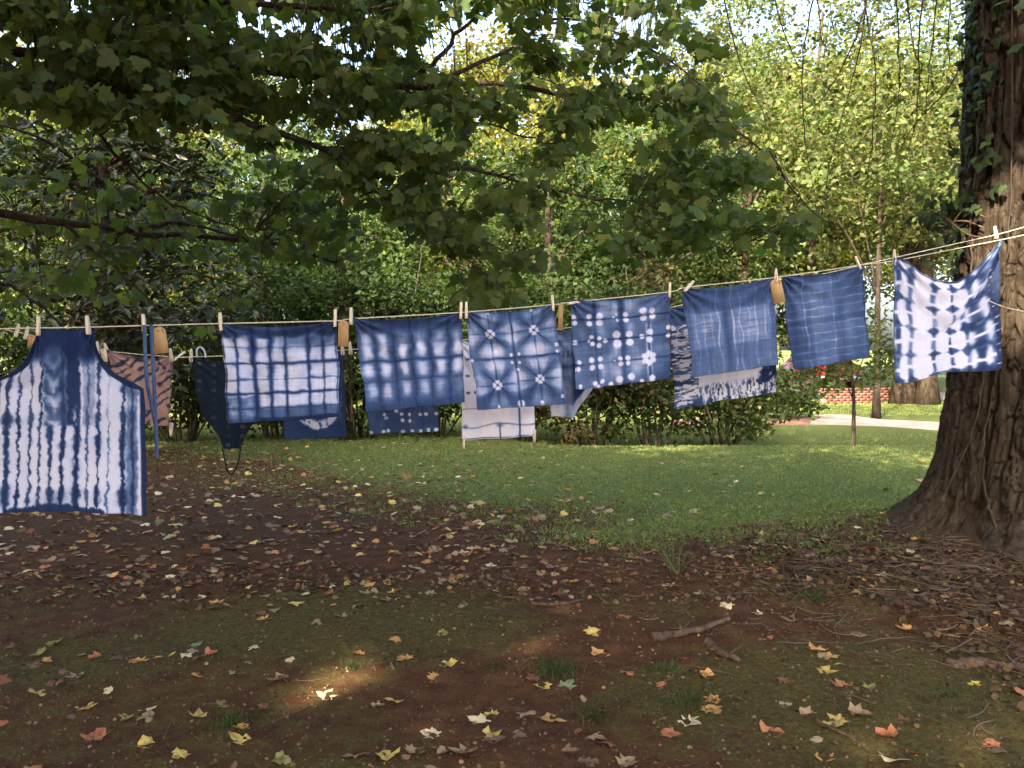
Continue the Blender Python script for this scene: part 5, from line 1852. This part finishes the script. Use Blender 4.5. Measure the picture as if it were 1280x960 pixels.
def stick(name, pts_px, r, label, lift=.02, grp="sticks on the ground", knots=2):
    g = np.array([GP(a, b) for a, b in pts_px])
    pts = smooth_path(g, 22)
    pts[:, 2] = gz(pts[:, 0], pts[:, 1]) + lift
    pts += .25 * r * np.stack([vn(np.arange(len(pts)) * .8, 3 + k, k) - .5 for k in range(3)], -1) * 2
    rr = np.linspace(r, r * .55, len(pts)) * (1 + .25 * (vn(np.arange(len(pts)) * .9, r * 999, 5) - .5))
    o = MB().tube(pts, rr, 9).build(name, M_STICK, None, True)
    tag(o, label, "stick", grp)
    for q in range(knots):
        s = pts[int(RNG.integers(4, len(pts) - 4))]
        d = np.array([RNG.normal(), RNG.normal(), .4])
        d /= np.linalg.norm(d)
        MB().tube([s, s + d * r * 2.2], [r * .5, r * .25], 6).build("stub", M_STICK, o)
    return o


stick("fallen_stick", [(816, 800), (860, 794), (912, 778)], .026, "thick pale brown fallen stick lying left of the litter mound", .02)
stick("fallen_stick", [(884, 803), (900, 818), (924, 829)], .022, "short dark rotting stick just below the thick pale stick", .012)
stick("fallen_stick", [(664, 756), (700, 757), (730, 751)], .011, "thin straight twig on bare red soil in the middle", .01)
stick("fallen_stick", [(720, 712), (740, 716), (752, 724)], .006, "short slanting twig above the thin straight twig", .008)
stick("fallen_stick", [(1020, 904), (1060, 922), (1086, 940)], .008, "thin grey twig on the moss at the right front", .008, knots=4)
stick("fallen_stick", [(1185, 832), (1230, 830), (1300, 838)], .035, "half buried surface root at the right edge", .0, knots=0)
stick("fallen_stick", [(890, 664), (930, 660), (978, 660)], .012, "dead grey branch at the lawn's edge on the litter mound", .02, knots=4)
stick("fallen_stick", [(600, 712), (660, 706)], .006, "thin twig at the top of the bare soil", .008, knots=1)
stick("fallen_stick", [(160, 752), (185, 740)], .006, "thin twig lying on the left moss patch", .008, knots=1)
stick("fallen_stick", [(205, 925), (214, 905), (218, 908)], .005, "small bent twig at the left front", .008, knots=1)
stick("fallen_stick", [(340, 905), (388, 884)], .004, "fine straight straw beside the left grass patch", .008, knots=0)

# ------------------------------------------------------------------ fallen maple leaves
T_FALL = maple_template(True)
COLS0 = {"yellow": (.60, .42, .085), "golden orange": (.55, .27, .06), "pale cream": (.62, .50, .27), "rusty orange": (.40, .14, .05), "reddish brown": (.25, .10, .045),
        "dull brown": (.24, .14, .07), "pale tan": (.40, .25, .13), "straw tan": (.40, .30, .16), "pale green": (.27, .34, .15), "olive yellow": (.33, .29, .07)}
COLS = {k: tuple((.92 if k in ('yellow', 'golden orange', 'rusty orange', 'pale cream') else .72) * (.88 * np.array(v) + .12 * np.mean(v))) for k, v in COLS0.items()}
POSES = {"flat": (.15, .18, .1), "cupped": (.55, .3, .35), "curled": (-.5, .7, -.4), "folded": (.25, 1.3, .2)}
fall_mesh, fall_cnt = {}, {}


def fall_variant(colname, pose):
    key = (colname, pose, int(RNG.integers(0, 3)))
    if key in fall_mesh:
        return fall_mesh[key]
    base = np.array(COLS[colname])
    bend, side, tw_ = POSES[pose]
    V = T_FALL[0].copy() - np.array([0, .4, 0])
    nO = (len(V) - 1) // 2
    jit = 1 + RNG.normal(0, .10, nO)
    jit[RNG.integers(0, nO, 2)] *= .72
    V[1:1 + nO, :2] *= (1 + (jit - 1) * .5)[:, None]
    V[1 + nO:, :2] *= jit[:, None]
    V[:, 0] *= RNG.uniform(.8, 1.05)
    r2 = (V[:, 0] ** 2 + V[:, 1] ** 2)
    sd = len(fall_mesh)
    V[:, 2] = bend * r2 * .8 + side * .28 * np.abs(V[:, 0]) + tw_ * V[:, 0] * V[:, 1] + .17 * (vn(V[:, 0] * 4 + sd, V[:, 1] * 4, sd) - .5)
    V[:, 2] -= np.percentile(V[:, 2], 12)
    a = np.arctan2(V[:, 0], V[:, 1] + .12)
    c = base[None] * (1 + .35 * (vn(V[:, 0] * 6, V[:, 1] * 6 + sd * 3, 7 + sd)[:, None] - .5))
    c *= 1 - .55 * (vn(V[:, 0] * 13, V[:, 1] * 13 + sd, 17 + sd)[:, None] > .72)
    c[0] *= 1.2
    st = np.array([(0, -.40, V[:, 2].min() + .04), (.015, -.40, V[:, 2].min() + .04), (.05, -.95, .03), (.035, -.95, .03)])
    n0 = len(V)
    V2 = np.concatenate([V, st])
    c2 = np.concatenate([c, np.tile(base * .6, (4, 1))])
    o = mk("fallen_leaf", V2, [T_FALL[1], np.array([[n0, n0 + 1, n0 + 2, n0 + 3]])], M_DRY, None, np.clip(c2, .01, .9))
    fall_mesh[key] = o.data
    bpy.data.objects.remove(o)
    return fall_mesh[key]


explicit = [(560, 831, "yellow", "cupped", 1.15), (553, 792, "olive yellow", "flat", .9), (493, 801, "golden orange", "curled", 1), (505, 824, "golden orange", "flat", .95), (599, 902, "pale cream", "flat", 1.2), (690, 900, "golden orange", "flat", 1.25),
            (680, 859, "yellow", "folded", 1.1), (708, 857, "pale green", "flat", 1.15), (740, 792, "yellow", "flat", 1.1), (50, 867, "yellow", "flat", 1.25), (303, 926, "yellow", "cupped", 1.25), (108, 884, "yellow", "flat", 1.0), (69, 804, "olive yellow", "folded", 1),
            (46, 818, "olive yellow", "flat", 1.1), (121, 922, "rusty orange", "cupped", 1.15), (410, 870, "pale cream", "flat", 1.2), (246, 806, "pale green", "flat", .9), (262, 818, "rusty orange", "cupped", .9), (248, 895, "yellow", "cupped", .95), (184, 886, "pale cream", "flat", .9),
            (183, 898, "pale tan", "curled", .95), (519, 944, "olive yellow", "cupped", 1.0), (482, 946, "yellow", "folded", 1.0), (580, 940, "pale tan", "cupped", 1.2), (440, 945, "pale tan", "flat", 1.1), (353, 951, "olive yellow", "flat", .9), (224, 944, "yellow", "flat", .85),
            (345, 850, "pale tan", "cupped", 1.0), (750, 818, "golden orange", "cupped", 1.1), (779, 772, "rusty orange", "folded", 1), (785, 842, "rusty orange", "curled", .95), (829, 858, "rusty orange", "flat", .9), (1033, 840, "yellow", "flat", 1.1), (1045, 903, "yellow", "flat", 1.2),
            (1020, 812, "golden orange", "cupped", 1.0), (1075, 893, "pale tan", "folded", 1.1), (1052, 857, "rusty orange", "cupped", 1.15), (958, 798, "rusty orange", "flat", 1.0), (886, 846, "golden orange", "cupped", 1.1), (890, 889, "golden orange", "flat", 1.05), (862, 903, "pale cream", "flat", 1.1),
            (837, 918, "rusty orange", "flat", 1.1), (964, 916, "rusty orange", "cupped", 1.1), (1033, 949, "golden orange", "cupped", 1.0), (1117, 948, "pale cream", "flat", 1.25), (987, 775, "pale tan", "cupped", 1.35), (1133, 787, "golden orange", "cupped", 1.1), (1228, 787, "golden orange", "cupped", 1.1),
            (1132, 692, "pale cream", "cupped", 1.3), (1185, 702, "olive yellow", "flat", 1.1), (1276, 870, "rusty orange", "folded", 1.0), (910, 758, "pale cream", "curled", 1.3), (950, 606, "golden orange", "cupped", 1.2), (634, 607, "golden orange", "flat", 1.1), (590, 625, "golden orange", "flat", 1.1),
            (492, 690, "golden orange", "flat", 1.1), (680, 686, "yellow", "cupped", 1.15), (588, 686, "pale cream", "flat", 1.1), (515, 695, "rusty orange", "flat", 1), (210, 640, "golden orange", "flat", 1), (55, 710, "rusty orange", "flat", 1.1), (170, 796, "pale tan", "flat", 1), (95, 846, "pale tan", "cupped", 1.0)]
items = []
for px, py, c, p_, s in explicit:
    g = GP(px, py)
    items.append((g[0], g[1], c, p_, s * .086, 1))
names, poses = list(COLS), list(POSES)
w = np.array([.08, .10, .07, .08, .13, .22, .16, .12, .01, .03])
cand = []
x, y = frustum_pts(6500, 3.1, 15.5, 1.0)
lw, ms_, lt_ = zones(x, y)
dens = .06 + .62 * sm(y, 4.8, 6.5) * sm(x, 1.5, -.5) + .25 * sm(y, 5, 7) + .15 * lt_
dens *= (1 - .62 * lw * sm(x, -3.5, 1.5))
clump = fbm(x * 1.4, y * 1.4, 361, 3)
ok = (RNG.random(len(x)) < dens * np.where(y > 5.8, sm(clump, .08, .5), sm(clump, .34, .66)) * 1.6) & off_trunk(x, y)
for a, b in zip(x[ok], y[ok]):
    c = names[RNG.choice(len(names), p=w / w.sum())]
    items.append((a, b, c, poses[RNG.integers(0, 4)], .072 * (.5 + .75 * RNG.random()), 0))
P0 = np.array([(a, b, float(gz(a, b))) for a, b, *_ in items])
ax_, ay_, ad_ = proj(P0)
vis = (ax_ > 4) & (ax_ < 1276) & (ay_ < 956)
apronmask = (ax_ < 184) & (ay_ < 645)
key = np.where(vis & ~apronmask, ad_ / np.array([q[4] for q in items]), 1e6) - 1e5 * np.array([q[5] for q in items])
order = np.argsort(key)
marks = [((430, 830), "the sunlit streak"), ((694, 838), "the round grass tuft"), ((860, 790), "the thick stick"), ((905, 820), "the rotting stick"), ((700, 755), "the thin straight twig"), ((110, 660), "the striped apron's hem"),
         ((846, 716), "the strappy weed"), ((1016, 748), "the leafy tuft before the trunk"), ((1130, 665), "the trunk's flared base"), ((1240, 832), "the surface root"), ((1050, 922), "the thin grey twig"), ((290, 905), "the left grass patch"),
         ((170, 746), "the twig on the left moss"), ((400, 735), "the mossy bank"), ((20, 950), "the photo's bottom left corner"), ((1260, 950), "the photo's bottom right corner"), ((640, 955), "the photo's bottom centre"), ((20, 760), "the photo's left edge"), ((865, 880), "the low right grass patch"),
         ((930, 662), "the dead grey branch"), ((212, 915), "the small bent twig"), ((1190, 870), "the right front grass"), ((660, 708), "the twig atop the bare soil"), ((620, 836), "the sparse tuft"), ((742, 895), "the front middle tuft"), ((288, 590), "the dark apron's loop"),
         ((620, 552), "the white cloth's bottom pins"), ((500, 620), "the lawn's ragged left edge"), ((800, 650), "the lawn's front edge"), ((220, 640), "the apron's lower right corner"), ((950, 606), "the lone orange leaf on the lawn"), ((350, 850), "the brown leaf pile left of the streak"), ((500, 810), "the pair of orange leaves"),
         ((780, 790), "the bare soil left of the thick stick"), ((1100, 790), "the litter mound's foot"), ((60, 860), "the big yellow leaf at the left"), ((190, 890), "the row of yellow leaves at the left"), ((330, 690), "the leaf strewn slope"), ((560, 830), "the yellow leaf in the middle"), ((450, 690), "the moss bank's top"), ((100, 720), "the soil below the apron")]
mk_pts = np.array([m[0] for m in marks], float)
mk_names = [m[1] for m in marks]


def direction(dx, dy):
    a = math.degrees(math.atan2(-dy, dx)) % 360
    return ["right of", "behind and right of", "behind", "behind and left of", "left of", "in front and left of", "in front of", "in front and right of"][int(((a + 22.5) % 360) // 45)]


used = set()
lab_n = 0
for rank, k in enumerate(order[:300]):
    a, b, c, p_, s, ex = items[k]
    me = fall_variant(c, p_)
    nr = Vector((RNG.normal(0, .14), RNG.normal(0, .14), 1)).normalized()
    o = bpy.data.objects.new("fallen_leaf", me)
    COL.objects.link(o)
    o.rotation_euler = (nr.to_track_quat('Z', 'Y') @ Matrix.Rotation(RNG.random() * 6.28, 3, 'Z').to_quaternion()).to_euler()
    o.location = (a, b, float(gz(a, b)) + RNG.uniform(-.004, .005))
    o.scale = (s,) * 3
    size_w = "large" if s > .092 else "small" if s < .058 else "medium"
    lab = None
    dd = np.hypot(mk_pts[:, 0] - ax_[k], (mk_pts[:, 1] - ay_[k]) * 1.6)
    seq = np.argsort(dd)
    for q in seq[:4]:
        nm = mk_names[q]
        rel = direction(ax_[k] - mk_pts[q, 0], (ay_[k] - mk_pts[q, 1]) * 1.6)
        if dd[q] < 9:
            rel = "right beside"
        L = f"{size_w} {c} {p_} maple leaf {rel} {nm}"
        if L not in used and len(L.split()) <= 16:
            lab = L
            break
    if lab is None:
        lab = f"{size_w} {c} {p_} maple leaf {direction(ax_[k] - mk_pts[seq[0], 0], ay_[k] - mk_pts[seq[0], 1])} {mk_names[seq[0]]}"
    used.add(lab)
    tag(o, lab, "leaf", "fallen maple leaves on the ground")
rest = order[300:]
n = len(rest)
pos = P0[rest] + np.array([0, 0, .012])
az = RNG.random(n) * 6.28
tip = np.stack([np.cos(az), np.sin(az), RNG.normal(0, .2, n)], -1)
nrm = unit(np.array([0, 0, 1.]) + RNG.normal(size=(n, 3)) * .3)
tag(leaves("scattered_leaves", T_MAPLE, pos, tip, nrm, np.array([items[k][4] for k in rest]), np.clip(np.array([COLS[items[k][2]] for k in rest]) * (1 + RNG.normal(0, .15, (n, 1))), .01, .9), M_DRY),
    "many small fallen maple leaves farther off on the soil and lawn", kind="stuff")
print("TRIS", sum(len(m.polygons) for m in bpy.data.meshes), "OBJ", len(bpy.data.objects), "fall", len(items), "rest", n)
